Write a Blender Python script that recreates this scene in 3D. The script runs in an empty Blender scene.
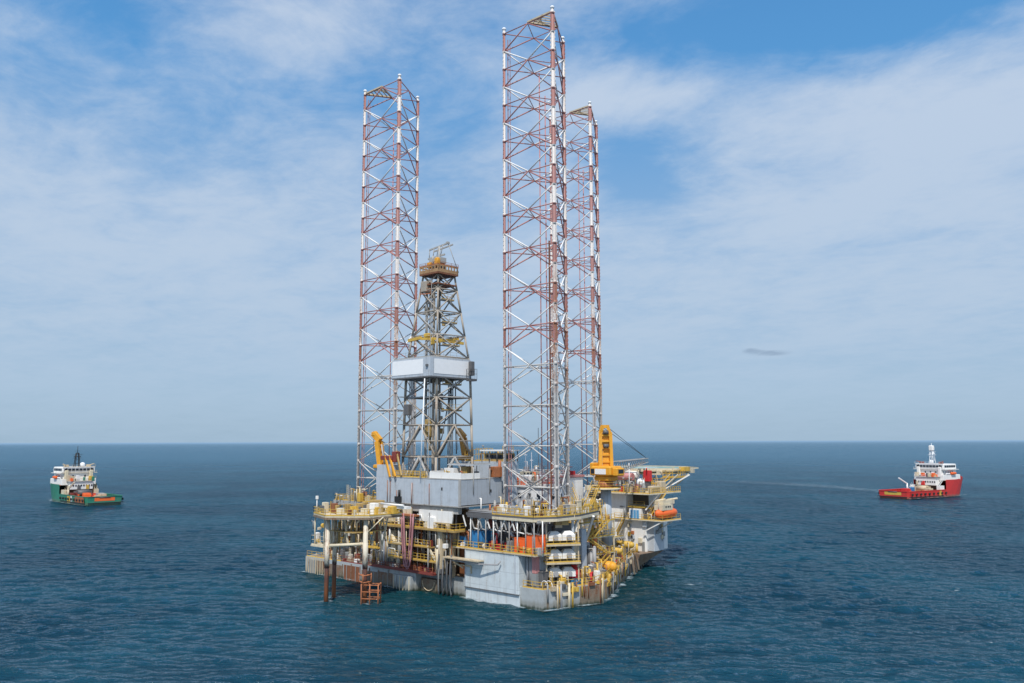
import bpy, math, random
from mathutils import Vector, Matrix
random.seed(7)
C = bpy.context.scene.collection
R = math.radians
PI = math.pi

# ------------------------------------------------------------------ materials
def lin(c):
    return tuple(((v/12.92) if v <= .04045 else ((v+.055)/1.055)**2.4) for v in c)
def new_mat(name):
    m = bpy.data.materials.new(name); m.use_nodes = True
    nt = m.node_tree; b = nt.nodes['Principled BSDF']
    return m, nt, b
def N(nt, t, **k):
    n = nt.nodes.new(t)
    for a, v in k.items(): setattr(n, a, v)
    return n
def mixc(nt, fac, a, b, mode='MIX'):
    m = N(nt, 'ShaderNodeMix', data_type='RGBA', blend_type=mode)
    for s, v in ((0, fac), (6, a), (7, b)):
        if hasattr(v, 'links'): nt.links.new(v, m.inputs[s])
        elif isinstance(v, (int, float)): m.inputs[s].default_value = v
        else: m.inputs[s].default_value = (*v, 1)
    return m.outputs[2]
def math_(nt, op, a, b=None, c=None, clamp=False):
    m = N(nt, 'ShaderNodeMath', operation=op, use_clamp=clamp)
    for s, v in enumerate((a, b, c)):
        if v is None: continue
        if hasattr(v, 'links'): nt.links.new(v, m.inputs[s])
        else: m.inputs[s].default_value = v
    return m.outputs[0]
def ramp(nt, fac, stops):
    r = N(nt, 'ShaderNodeValToRGB'); nt.links.new(fac, r.inputs[0])
    el = r.color_ramp.elements
    while len(el) < len(stops): el.new(.5)
    for e, (p, c) in zip(el, stops):
        e.position = p; e.color = (*c, 1) if len(c) == 3 else c
    return r.outputs[0]
def noise(nt, vec, scale, detail=4, rough=.6, sc=(1, 1, 1)):
    mp = N(nt, 'ShaderNodeMapping'); mp.inputs['Scale'].default_value = sc
    nt.links.new(vec, mp.inputs[0])
    n = N(nt, 'ShaderNodeTexNoise'); n.inputs['Scale'].default_value = scale
    n.inputs['Detail'].default_value = detail; n.inputs['Roughness'].default_value = rough
    nt.links.new(mp.outputs[0], n.inputs['Vector'])
    return n.outputs[0]
def smooth(nt, v, a, b):
    m = N(nt, 'ShaderNodeMapRange', interpolation_type='SMOOTHSTEP')
    nt.links.new(v, m.inputs[0]); m.inputs[1].default_value = a; m.inputs[2].default_value = b
    return m.outputs[0]

MC = {}
def paint(name, col, rust=.35, dirt=.4, rough=.55, metal=0., rustcol=(.19, .075, .03), scale=1., panels=None, tide=False):
    if name in MC: return MC[name]
    m, nt, b = new_mat(name)
    pos = N(nt, 'ShaderNodeNewGeometry').outputs['Position']
    blot = noise(nt, pos, .9*scale, 5, .65)
    strk = noise(nt, pos, 1.6*scale, 4, .6, (1, 1, .12))
    fine = noise(nt, pos, 5*scale, 3, .6)
    c = mixc(nt, math_(nt, 'MULTIPLY', smooth(nt, blot, .4, .7), dirt*.6), col, tuple(v*.55 for v in col))
    c = mixc(nt, math_(nt, 'MULTIPLY', smooth(nt, strk, .5, .75), dirt*.7), c, tuple(v*k for v, k in zip(col, (.6, .5, .4))))
    rf = math_(nt, 'MULTIPLY', smooth(nt, math_(nt, 'ADD', math_(nt, 'MULTIPLY', strk, .55), math_(nt, 'MULTIPLY', fine, .45)), .62-.17*rust, .72-.14*rust), min(1, rust*1.6))
    c = mixc(nt, rf, c, rustcol)
    if panels:
        sep = N(nt, 'ShaderNodeSeparateXYZ'); nt.links.new(pos, sep.inputs[0])
        for ax, pitch in panels:
            fr = math_(nt, 'FRACT', math_(nt, 'DIVIDE', sep.outputs[ax], pitch))
            ln = math_(nt, 'LESS_THAN', fr, .045)
            c = mixc(nt, math_(nt, 'MULTIPLY', ln, .35), c, tuple(v*.45 for v in col))
    if tide:
        sep = N(nt, 'ShaderNodeSeparateXYZ'); nt.links.new(pos, sep.inputs[0])
        zz = math_(nt, 'ADD', sep.outputs[2], math_(nt, 'MULTIPLY', strk, -1.2))
        c = mixc(nt, math_(nt, 'MULTIPLY', smooth(nt, zz, 1.0, .2), .5), c, (.16, .15, .11))
        c = mixc(nt, smooth(nt, zz, .15, -.5), c, (.03, .045, .03))
    nt.links.new(c, b.inputs['Base Color'])
    b.inputs['Roughness'].default_value = rough; b.inputs['Metallic'].default_value = metal
    bp = N(nt, 'ShaderNodeBump'); bp.inputs['Strength'].default_value = .25; bp.inputs['Distance'].default_value = .05
    nt.links.new(fine, bp.inputs['Height']); nt.links.new(bp.outputs[0], b.inputs['Normal'])
    MC[name] = m
    return m

WHITE = paint('white_paint', (.84, .83, .80), .12, .22)
CLEANW = paint('clean_white_sheet', (.86, .87, .88), .0, .08)
LGREY = paint('light_grey_paint', (.48, .52, .56), .10, .28, panels=((0, 3.1),))
BOXGREY = paint('wind_wall_grey', (.48, .53, .585), .3, .45, panels=((0, 2.45), (1, 2.45)))
PANEL = paint('pale_tank_paint', (.60, .66, .69), .26, .45, panels=((0, 2.05), (2, 2.6)))
HULLG = paint('weathered_hull_grey', (.40, .43, .44), .3, .42, tide=True)
HULLB = paint('stained_hull_brown', (.24, .18, .13), .75, .8, tide=True)
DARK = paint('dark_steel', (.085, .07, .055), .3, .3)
GREY = paint('grey_steel', (.27, .28, .28), .25, .5)
MGREY = paint('pipe_grey', (.34, .34, .35), .12, .4)
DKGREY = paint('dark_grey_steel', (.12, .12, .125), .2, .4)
GALV = paint('galvanised_steel', (.40, .39, .37), .35, .4)
BEIGE = paint('beige_paint', (.58, .48, .33), .45, .5)
CREAM = paint('cream_paint', (.68, .60, .44), .30, .45)
YEL = paint('safety_yellow', (.66, .42, .07), .35, .5)
YEL2 = paint('crane_yellow', (.78, .37, .03), .25, .5)
OCHRE = paint('worn_ochre', (.44, .30, .11), .5, .6)
ORANGE = paint('signal_orange', (.85, .15, .03), .06, .25)
RED = paint('machine_red', (.55, .025, .03), .1, .3)
MAROON = paint('maroon_deck_red', (.22, .045, .035), .4, .5)
PINK = paint('faded_pink_paint', (.50, .22, .21), .25, .4)
PINKHOSE = paint('pink_hose_rubber', (.42, .20, .22), .05, .3)
RUST = paint('rusted_steel', (.24, .09, .04), .8, .7)
RUSTO = paint('orange_rust_primer', (.42, .15, .06), .6, .6)
BLUE = paint('container_blue', (.04, .22, .48), .1, .3)
WINDOW = paint('dark_window', (.02, .03, .045), 0, .1, rough=.15)
BLUEWIN = paint('blue_glazing', (.12, .35, .60), 0, .1, rough=.2)
HGREEN = paint('vessel_green', (.03, .23, .15), .35, .5, tide=True)
VRED = paint('vessel_red', (.62, .035, .03), .18, .4, tide=True)
DECKGRN = paint('helideck_green', (.22, .36, .33), .05, .4)
DECKBR = paint('worn_deck_brown', (.26, .20, .14), .6, .6)
LRED = paint('faded_leg_red', (.45, .20, .18), .2, .4, rustcol=(.24, .09, .05))
LWHITE = paint('leg_white', (.86, .85, .83), .22, .3, rustcol=(.45, .22, .1))
LGREYB = paint('leg_bare_steel', (.56, .55, .53), .30, .3)
BLACK = paint('black_rubber', (.02, .02, .02), 0, .2)

def chord_mat():
    m, nt, b = new_mat('banded_leg_chord')
    tc = N(nt, 'ShaderNodeTexCoord').outputs['Object']
    gp = N(nt, 'ShaderNodeNewGeometry').outputs['Position']
    sep = N(nt, 'ShaderNodeSeparateXYZ'); nt.links.new(tc, sep.inputs[0])
    z = sep.outputs[2]
    k = math_(nt, 'DIVIDE', math_(nt, 'SUBTRACT', ZT-.84, z), HB)
    red = math_(nt, 'LESS_THAN', math_(nt, 'FRACT', math_(nt, 'ADD', k, 20)), .5)
    n1 = noise(nt, gp, 1.3, 5, .65, (1, 1, .3)); n2 = noise(nt, gp, 4, 3)
    c = mixc(nt, red, (.70, .66, .63), (.37, .18, .165))
    low = smooth(nt, math_(nt, 'ADD', z, math_(nt, 'MULTIPLY', n1, 3)), 41.6, 40.4)
    c = mixc(nt, low, c, (.50, .49, .48))
    zone = math_(nt, 'MULTIPLY', smooth(nt, z, 30, 40), smooth(nt, z, 62, 45))
    rf = math_(nt, 'MULTIPLY', smooth(nt, math_(nt, 'ADD', math_(nt, 'MULTIPLY', n1, .6), math_(nt, 'MULTIPLY', n2, .4)), .46, .56), math_(nt, 'ADD', math_(nt, 'MULTIPLY', zone, .75), .12))
    c = mixc(nt, rf, c, (.32, .13, .055))
    nt.links.new(c, b.inputs['Base Color']); b.inputs['Roughness'].default_value = .55
    return m
ZT, HB = 104.0, 7.173
CHORD = chord_mat()

def pile_mat():
    m, nt, b = new_mat('cream_pile_rusted_low')
    gp = N(nt, 'ShaderNodeNewGeometry').outputs['Position']
    sep = N(nt, 'ShaderNodeSeparateXYZ'); nt.links.new(gp, sep.inputs[0])
    n1 = noise(nt, gp, 2, 5, .6, (1, 1, .35))
    z = math_(nt, 'ADD', sep.outputs[2], math_(nt, 'MULTIPLY', n1, 2.2))
    c = ramp(nt, math_(nt, 'DIVIDE', z, 16), [(0, (.10, .045, .03)), (.16, (.30, .10, .035)), (.3, (.13, .055, .04)), (.43, (.12, .06, .05)), (.47, (.60, .54, .44)), (1, (.66, .60, .48))])
    c = mixc(nt, math_(nt, 'MULTIPLY', smooth(nt, n1, .52, .62), .6), c, (.25, .10, .04))
    nt.links.new(c, b.inputs['Base Color']); b.inputs['Roughness'].default_value = .6
    return m
PILE = pile_mat()

# ------------------------------------------------------------------ mesh building
class MB:
    def __init__(s): s.v = []; s.f = []; s.sm = []
    def add(s, vs, fs, smooth=False):
        o = len(s.v); s.v += [tuple(p) for p in vs]; s.f += [tuple(i+o for i in f) for f in fs]
        s.sm += [smooth]*len(fs); return s
    def box(s, x0, x1, y0, y1, z0, z1):
        return s.add([(x, y, z) for z in (z0, z1) for y in (y0, y1) for x in (x0, x1)],
            [(0, 2, 3, 1), (4, 5, 7, 6), (0, 1, 5, 4), (2, 6, 7, 3), (0, 4, 6, 2), (1, 3, 7, 5)])
    def bevbox(s, x0, x1, y0, y1, z0, z1, b=.12):
        def ring(z, i): return [(x0+i+b, y0+i, z), (x1-i-b, y0+i, z), (x1-i, y0+i+b, z), (x1-i, y1-i-b, z), (x1-i-b, y1-i, z), (x0+i+b, y1-i, z), (x0+i, y1-i-b, z), (x0+i, y0+i+b, z)]
        rs = [ring(z0, b), ring(z0+b, 0), ring(z1-b, 0), ring(z1, b)]
        vs = sum(rs, []); fs = [tuple(range(7, -1, -1)), tuple(range(24, 32))]
        for r in range(3):
            for i in range(8):
                j = (i+1) % 8; fs.append((r*8+i, r*8+j, r*8+8+j, r*8+8+i))
        return s.add(vs, fs)
    def rbox(s, c, size, ang=0, tilt=None):
        M = Matrix.Rotation(ang, 3, 'Z')
        if tilt: M = M @ Matrix.Rotation(tilt, 3, 'X')
        vs = [Vector(c) + M @ Vector((x*size[0]/2, y*size[1]/2, z*size[2]/2)) for z in (-1, 1) for y in (-1, 1) for x in (-1, 1)]
        return s.add(vs, [(0, 2, 3, 1), (4, 5, 7, 6), (0, 1, 5, 4), (2, 6, 7, 3), (0, 4, 6, 2), (1, 3, 7, 5)])
    def tube(s, a, b, r, r2=None, n=8, caps=True):
        a, b = Vector(a), Vector(b); d = b-a
        if d.length < 1e-6: return s
        q = d.to_track_quat('Z', 'Y'); r2 = r if r2 is None else r2
        vs = []
        for p, rr in ((a, r), (b, r2)):
            for i in range(n):
                t = 2*PI*(i+.5)/n; vs.append(p + q @ Vector((rr*math.cos(t), rr*math.sin(t), 0)))
        fs = [(i, (i+1) % n, n+(i+1) % n, n+i) for i in range(n)]
        s.add(vs, fs, n > 5)
        if caps:
            o = len(s.v)-2*n
            s.f += [tuple(o+i for i in range(n-1, -1, -1)), tuple(o+n+i for i in range(n))]; s.sm += [False]*2
        return s
    def path(s, pts, r, n=6):
        """one swept tube through all points, rings shared and carried along without twist"""
        P = [Vector(p) for p in pts]; vs = []; u = None
        for i, p in enumerate(P):
            t = ((P[i+1]-p).normalized() if i+1 < len(P) else Vector((0, 0, 0)))+((p-P[i-1]).normalized() if i else Vector((0, 0, 0)))
            t = t.normalized() if t.length > 1e-4 else Vector((0, 0, 1))
            u = (t.orthogonal() if u is None else u-t*u.dot(t)).normalized(); w = t.cross(u)
            for k in range(n):
                a = 2*PI*k/n; vs.append(p+(u*math.cos(a)+w*math.sin(a))*r)
        m_ = len(P)
        s.add(vs, [(i*n+k, i*n+(k+1) % n, (i+1)*n+(k+1) % n, (i+1)*n+k) for i in range(m_-1) for k in range(n)], True)
        o = len(s.v)-m_*n
        s.f += [tuple(o+k for k in range(n-1, -1, -1)), tuple(o+(m_-1)*n+k for k in range(n))]; s.sm += [False]*2
        return s
    def beam(s, a, b, w, h):
        a, b = Vector(a), Vector(b); q = (b-a).to_track_quat('Z', 'Y'); L = (b-a).length
        vs = [a + q @ Vector((x*w/2, y*h/2, z)) for z in (0, L) for y in (-1, 1) for x in (-1, 1)]
        return s.add(vs, [(0, 2, 3, 1), (4, 5, 7, 6), (0, 1, 5, 4), (2, 6, 7, 3), (0, 4, 6, 2), (1, 3, 7, 5)])
    def prism(s, poly, z0, z1):
        n = len(poly)
        vs = [(x, y, z0) for x, y in poly]+[(x, y, z1) for x, y in poly]
        return s.add(vs, [tuple(range(n-1, -1, -1)), tuple(range(n, 2*n))]+[(i, (i+1) % n, n+(i+1) % n, n+i) for i in range(n)])
    def sphere(s, c, r, sz=1, nu=12, nv=8):
        vs = []; fs = []
        for j in range(nv+1):
            p = PI*j/nv
            for i in range(nu):
                t = 2*PI*i/nu; vs.append((c[0]+r*math.sin(p)*math.cos(t), c[1]+r*math.sin(p)*math.sin(t), c[2]+r*sz*math.cos(p)))
        for j in range(nv):
            for i in range(nu):
                a = j*nu+i; b = j*nu+(i+1) % nu; fs.append((a, a+nu, b+nu, b))
        return s.add(vs, fs, True)
    def rail(s, pts, h=1.1, r=.05, step=1.6, toe=True):
        for a, b in zip(pts, pts[1:]):
            a, b = Vector(a), Vector(b); L = (b-a).length; n = max(1, int(L/step))
            for i in range(n+1):
                p = a+(b-a)*i/n; s.tube(p, p+Vector((0, 0, h)), r*.62, n=4, caps=False)
            for k in (h, h*.55): s.tube(a+Vector((0, 0, k)), b+Vector((0, 0, k)), r*.62, n=4, caps=False)
            if toe: s.beam(a+Vector((0, 0, .1)), b+Vector((0, 0, .1)), .06, .2)
        return s
    def stair(s, a, b, w=.9, r=.07):
        a, b = Vector(a), Vector(b); d = (b-a); sd = Vector((-d.y, d.x, 0)).normalized()*w/2
        for k in (-1, 1):
            s.beam(a+sd*k, b+sd*k, .1, .25); s.tube(a+sd*k+Vector((0, 0, 1)), b+sd*k+Vector((0, 0, 1)), .045, n=4)
        n = max(2, int(abs(d.z)/.3))
        for i in range(n+1):
            p = a+d*i/n; s.beam(p-sd, p+sd, .22, .05)
        return s

SH = [0, 0, 0, 1]
def shift(dx=0, dy=0, dz=0, zs=1): SH[:] = [dx, dy, dz, zs]
def obj(name, mb, mat, parent=None):
    """one mesh object; verts are given in world metres, stored relative to the parent thing"""
    off = Vector((0, 0, 0)); o = parent
    while o is not None: off += o.location; o = o.parent
    me = bpy.data.meshes.new(name)
    me.from_pydata([(x+SH[0]-off.x, y+SH[1]-off.y, z*SH[3]+SH[2]-off.z) for x, y, z in mb.v], [], mb.f)
    me.polygons.foreach_set('use_smooth', mb.sm); me.materials.append(mat); me.update()
    o = bpy.data.objects.new(name, me); C.objects.link(o); o.parent = parent
    return o
def tag(o, label=None, cat=None, group=None, kind=None):
    for k, v in (('label', label), ('category', cat), ('group', group), ('kind', kind)):
        if v: o[k] = v
    return o
def thing(name, label, cat, loc=(0, 0, 0), group=None):
    o = bpy.data.objects.new(name, None); C.objects.link(o); o.location = (loc[0]+SH[0], loc[1]+SH[1], loc[2]*SH[3]+SH[2]); o.empty_display_size = .5
    return tag(o, label, cat, group)
def dup(root, loc, label, name=None):
    r = root.copy(); C.objects.link(r); r.location = loc; r['label'] = label
    for ch in list(root.children):
        c = ch.copy(); C.objects.link(c); c.parent = r
        for g in ch.children:
            d = g.copy(); C.objects.link(d); d.parent = c
    return r

# ------------------------------------------------------------------ sea
CAMP = (120.6385, -115.9491, 26.5)
SUNV = Vector((.75, -1, 0)).normalized(); SUN_EL = R(55)
def sea_mat():
    m, nt, b = new_mat('sea_water')
    pos = N(nt, 'ShaderNodeNewGeometry').outputs['Position']
    sep = N(nt, 'ShaderNodeSeparateXYZ'); nt.links.new(pos, sep.inputs[0])
    L = N(nt, 'ShaderNodeVectorMath', operation='LENGTH'); nt.links.new(pos, L.inputs[0])
    dist = L.outputs['Value']
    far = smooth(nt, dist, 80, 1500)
    # wind-driven chop, long crests across the wind
    mp = N(nt, 'ShaderNodeMapping'); mp.inputs['Rotation'].default_value = (0, 0, R(-42)); nt.links.new(pos, mp.inputs[0])
    P = mp.outputs[0]
    w1 = noise(nt, P, .2, 3, .6, (.5, 1.2, 1)); w2 = noise(nt, P, .7, 4, .62, (.5, 1.2, 1)); w3 = noise(nt, P, 2.6, 3, .6, (.7, 1, 1))
    h = math_(nt, 'ADD', math_(nt, 'ADD', math_(nt, 'MULTIPLY', w1, .4), math_(nt, 'MULTIPLY', w2, .8)), math_(nt, 'MULTIPLY', w3, .1))
    bp = N(nt, 'ShaderNodeBump'); bp.inputs['Distance'].default_value = 1.3
    nt.links.new(h, bp.inputs['Height']); bp.inputs['Strength'].default_value = 1.0
    nt.links.new(bp.outputs[0], b.inputs['Normal'])
    gust = noise(nt, pos, .014, 5, .62, (1, 1, 1))
    c = mixc(nt, smooth(nt, gust, .36, .64), (.003, .030, .054), (.008, .058, .092))
    # rig's dark green reflection and shade painted into the water colour round the hull
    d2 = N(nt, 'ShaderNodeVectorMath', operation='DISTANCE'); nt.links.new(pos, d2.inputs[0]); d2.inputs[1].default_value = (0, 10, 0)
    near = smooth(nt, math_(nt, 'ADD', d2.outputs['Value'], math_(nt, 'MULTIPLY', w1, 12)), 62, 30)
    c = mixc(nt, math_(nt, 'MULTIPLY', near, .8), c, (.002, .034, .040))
    c = mixc(nt, math_(nt, 'MULTIPLY', far, .8), c, (.045, .130, .195))  # distance haze painted in as a paler sea colour
    c = mixc(nt, smooth(nt, dist, 3000, 30000), c, (.13, .25, .36))  # horizon haze, also mixed into the water colour
    crest = math_(nt, 'MULTIPLY', smooth(nt, h, .98, 1.2), .25)
    c = mixc(nt, crest, c, (.02, .10, .10))
    wc = math_(nt, 'MULTIPLY', smooth(nt, noise(nt, P, .05, 2, .5, (.6, 1, 1)), .66, .72), smooth(nt, noise(nt, P, .9, 5, .7, (.5, 1.3, 1)), .60, .68))
    c = mixc(nt, math_(nt, 'MULTIPLY', wc, .8), c, (.55, .62, .64))
    out = nt.nodes['Material Output']
    df_ = N(nt, 'ShaderNodeBsdfDiffuse'); nt.links.new(c, df_.inputs['Color']); nt.links.new(bp.outputs[0], df_.inputs['Normal'])
    gl = N(nt, 'ShaderNodeBsdfGlossy'); gl.inputs['Color'].default_value = (.86, .95, 1, 1); nt.links.new(bp.outputs[0], gl.inputs['Normal'])
    nt.links.new(math_(nt, 'ADD', .10, math_(nt, 'MULTIPLY', far, .3)), gl.inputs['Roughness'])
    fr = N(nt, 'ShaderNodeFresnel'); fr.inputs['IOR'].default_value = 1.33; nt.links.new(bp.outputs[0], fr.inputs['Normal'])
    # wave faces hide one another at low angles, so the mean reflectance of rough sea levels off
    fac = math_(nt, 'MULTIPLY', math_(nt, 'POWER', math_(nt, 'MINIMUM', fr.outputs[0], .64), 1.15), .95)
    fac = math_(nt, 'MULTIPLY', fac, math_(nt, 'SUBTRACT', 1.0, math_(nt, 'MULTIPLY', far, .35)))
    mx = N(nt, 'ShaderNodeMixShader'); nt.links.new(fac, mx.inputs[0]); nt.links.new(df_.outputs[0], mx.inputs[1]); nt.links.new(gl.outputs[0], mx.inputs[2])
    nt.links.new(mx.outputs[0], out.inputs['Surface']); nt.nodes.remove(b)
    return m
def make_sea():
    """one sheet out to the horizon on a polar grid, with real wind waves that fade out as they get too small to see"""
    import numpy as np
    rs = [0.]; r = 30.
    while r < 1600: rs.append(r); r *= 1.0035
    while r < 120000: rs.append(r); r *= 1.25
    hd_ = 132.54
    an = list(np.arange(hd_-42, hd_+42, .13))+list(np.arange(hd_+42, hd_+318, 3.0))
    rr, aa = np.meshgrid(np.array(rs), np.radians(np.array(an)), indexing='ij')
    x = CAMP[0]+rr*np.cos(aa); y = CAMP[1]+rr*np.sin(aa); z = np.zeros_like(x)
    cell = np.maximum(rr*.0035, rr*R(.13))
    x0_, y0_ = x.copy(), y.copy()
    rng = np.random.RandomState(3); wind = R(128)
    for i in range(150):
        lam = 1.15*(12/1.15)**rng.rand(); th = wind+rng.randn()*R(22); k = 2*PI/lam
        amp = .0066*lam**.72*(1 if lam < 6 else .55)
        fade = np.clip((lam/np.maximum(cell, .01)-2.0)/1.5, 0, 1)
        phs = k*(x0_*math.cos(th)+y0_*math.sin(th))+rng.rand()*6.28
        z += amp*fade*np.sin(phs); x += .8*amp*fade*math.cos(th)*np.cos(phs); y += .8*amp*fade*math.sin(th)*np.cos(phs)
    gust = .95+.3*np.sin(x*.021+y*.013+1)*np.sin(y*.017-x*.008)
    z = (z*gust+.25*z*np.abs(z))*np.clip((1600-rr)/900, 0, 1)
    n0, n1 = x.shape
    co_ = np.stack([x, y, z], -1).reshape(-1, 3).astype(np.float32)
    i, j = np.meshgrid(np.arange(n0-1), np.arange(n1), indexing='ij')
    jn = (j+1) % n1
    f = np.stack([i*n1+j, (i+1)*n1+j, (i+1)*n1+jn, i*n1+jn], -1).reshape(-1, 4)
    me = bpy.data.meshes.new('sea'); me.vertices.add(len(co_)); me.vertices.foreach_set('co', co_.ravel())
    me.loops.add(f.size); me.loops.foreach_set('vertex_index', f.ravel().astype(np.int32))
    me.polygons.add(len(f)); me.polygons.foreach_set('loop_start', np.arange(0, f.size, 4, dtype=np.int32)); me.polygons.foreach_set('loop_total', np.full(len(f), 4, dtype=np.int32))
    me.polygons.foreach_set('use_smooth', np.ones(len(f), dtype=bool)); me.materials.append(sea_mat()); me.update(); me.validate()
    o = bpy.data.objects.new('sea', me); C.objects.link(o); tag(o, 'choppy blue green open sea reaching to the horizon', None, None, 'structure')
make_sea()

def foam_mat():
    m, nt, b = new_mat('wake_foam')
    pos = N(nt, 'ShaderNodeNewGeometry').outputs['Position']
    n = noise(nt, pos, .35, 5, .7)
    uv = N(nt, 'ShaderNodeVertexColor'); uv.layer_name = 'edge'
    a = math_(nt, 'MULTIPLY', smooth(nt, n, .42, .66), uv.outputs[0])
    b.inputs['Base Color'].default_value = (.45, .55, .6, 1); b.inputs['Roughness'].default_value = .7
    nt.links.new(a, b.inputs['Alpha'])
    return m
FOAM = foam_mat()
def wake(name, pts, label, amp=.6, z_=.35):
    """thin foam ribbon on the water; pts = (x, y, halfwidth, strength)"""
    vs = []; fs = []; col = []
    for i, (x, y, w, s) in enumerate(pts):
        a = Vector(pts[max(0, i-1)][:2]); c = Vector(pts[min(len(pts)-1, i+1)][:2]); d = (c-a).normalized(); nrm = Vector((-d.y, d.x))
        for k, e in ((-1, 0), (-.4, 1), (.4, 1), (1, 0)):
            vs.append((x+nrm.x*w*k, y+nrm.y*w*k, z_)); col.append(e*s*amp)
    for i in range(len(pts)-1):
        for k in range(3):
            a = i*4+k; fs.append((a, a+1, a+5, a+4))
    mb = MB().add(vs, fs); o = obj(name, mb, FOAM)
    ca = o.data.color_attributes.new('edge', 'FLOAT_COLOR', 'POINT')
    for i, v in enumerate(col): ca.data[i].color = (v, v, v, 1)
    tag(o, label, None, None, 'structure')

# ------------------------------------------------------------------ legs
LX, CY = 21.65, 39.7
RC = 6.98
OFF = {'a': (-6.05, -3.49), 'b': (6.05, -3.49), 'c': (0, 6.98)}
def make_leg():
    t = thing('lattice_tower', 'x', 'rig leg', (0, 0, 0), 'tall lattice legs of the jack-up rig')
    ch = [Vector((*OFF[k], 0)) for k in 'abc']
    def node(i, z): return ch[i]+Vector((0, 0, z))
    for i in range(3):
        m = MB(); p = ch[i]; d = p.normalized()
        m.tube(p+Vector((0, 0, -5)), p+Vector((0, 0, ZT)), .25, n=10)
        for kk in range(29):
            zn = ZT-.84-HB*kk/2; m.tube((p.x, p.y, zn-.3), (p.x, p.y, zn+.3), .34, n=8)
        o = obj('chord', m, CHORD, t)
        # toothed rack plate set across the chord
        m = MB(); q = p+d*.1; ang = math.atan2(d.y, d.x)-PI/2
        m.rbox((q.x, q.y, (ZT-7)/2), (.74, .13, ZT+5), ang)
        sd_ = Vector((-d.y, d.x, 0))
        for kk in range(int(ZT/.8)):
            for e in (-1, 1):
                c_ = q+sd_*e*.42; m.rbox((c_.x, c_.y, kk*.8), (.12, .11, .4), ang)
        obj('rack', m, CHORD, o)
        m = MB(); m.sphere((p.x, p.y, ZT+.1), .42, .8); obj('cap', m, CLEANW, o)
    for k in range(0, 15):
        z0 = ZT-.84-HB*k; zm = z0-HB/2; z1 = z0-HB
        up, dn = (LRED, LWHITE) if k < 8 else ((LRED, LWHITE) if k < 9 else (LGREYB, LGREYB))
        for i in range(3):
            j = (i+1) % 3
            mid0 = (node(i, z0)+node(j, z0))/2; mid1 = (node(i, z1)+node(j, z1))/2
            m = MB(); m.tube(node(i, z0), node(j, z0), .105, n=6)
            m.tube(mid0, node(i, zm), .12, n=6); m.tube(mid0, node(j, zm), .12, n=6)
            obj('upper_bracing', m, up, t)
            if k < 14:
                m = MB(); m.tube(node(i, zm), mid1, .13, n=6); m.tube(node(j, zm), mid1, .13, n=6)
                obj('lower_bracing', m, dn, t)
        mids = [(node(i, z0)+node((i+1) % 3, z0))/2 for i in range(3)]
        m = MB()
        for i in range(3): m.tube(mids[i], mids[(i+1) % 3], .085, n=5)
        obj('inner_bracing', m, up, t)
    for dx in (-.7, .7):
        m = MB(); m.tube((dx, .6, 8), (dx, .6, ZT-14 if dx > 0 else ZT-9), .10, n=6)
        obj('riser_pipe', m, PINK, t)
    m = MB(); m.tube((-5.6, -2.9, 4), (-5.6, -2.9, ZT-2), .09, n=5); m.tube((-5.2, -2.7, 4), (-5.2, -2.7, ZT-2), .06, n=5)
    for z in range(6, int(ZT)-2, 2): m.tube((-5.6, -2.9, z), (-5.2, -2.7, z), .04, n=4)
    obj('ladder', m, LRED, t)
    return t, ch
def corner_platform(t, loc, ci, cj, ck):
    """timbered triangular platform in one corner of the leg head"""
    p = [Vector((*OFF[k], ZT-.6)) for k in (ci, cj, ck)]
    a = p[0]; b = (p[0]+p[1])/2; c = (p[0]+p[2])/2
    m = MB()
    for u, v in ((a, b), (b, c), (c, a)): m.beam(u, v, .3, .3)
    for i in range(1, 6):
        f = i/6; m.beam(a.lerp(b, f), a.lerp(c, f), .16, .18)
        m.beam(a.lerp(b, f), b.lerp(c, f), .1, .14)
    for i in range(len(m.v)): m.v[i] = tuple(Vector(m.v[i])+Vector(loc))
    obj('head_platform', m, BEIGE, t)
leg, _ = make_leg()
legA = dup(leg, (-LX, 0, 1.77), 'tall red and white lattice leg left of the derrick')
legC = dup(leg, (0, CY, 1.53), 'most distant red and white lattice leg, behind the orange crane')
leg.location = (LX, 0, 1.45); leg['label'] = 'nearest and tallest looking red and white lattice leg right of the derrick'
obj('cable_tray', MB().box(LX+4.85, LX+4.98, -3.7, -3.4, 14.5, 62), RUST, leg)
corner_platform(leg, leg.location, 'b', 'a', 'c')
corner_platform(legA, legA.location, 'a', 'b', 'c')
corner_platform(legC, legC.location, 'b', 'a', 'c')

# ------------------------------------------------------------------ hull
DZ = 3.2
hull = thing('rig_hull', 'grey and rust stained floating hull of the jack-up rig', 'rig hull', (0, 12, 0))
star = [(32.2, -12.6), (34.8, -2.2), (33.6, 2.5), (25.6, 18.2), (13.6, 43), (6, 58)]
port = [(-6, 58), (-13.6, 43), (-25.6, 18.2), (-33.6, 2.5), (-34, -3), (-30.4, -14.4)]
stern = [(4.0, -14.4), (4.0, -12.2), (14.3, -12.2), (14.3, -12.6)]
poly = star+port+stern
obj('hull', MB().prism(poly, -4.5, DZ), HULLG, hull)
obj('main_deck', MB().prism([(x*.985, y*.985+.15) for x, y in poly], DZ+.004, DZ+.03), DECKBR, hull)
def side(f0, x=0, out=.1):
    """point at distance f0 metres along the starboard edge"""
    d = f0
    for a, b in zip(star, star[1:]):
        L = math.dist(a, b)
        if d <= L: return (a[0]+(b[0]-a[0])*d/L+(b[1]-a[1])/L*out, a[1]+(b[1]-a[1])*d/L-(b[0]-a[0])/L*out, math.atan2(b[1]-a[1], b[0]-a[0]))
        d -= L
d = .9
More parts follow.
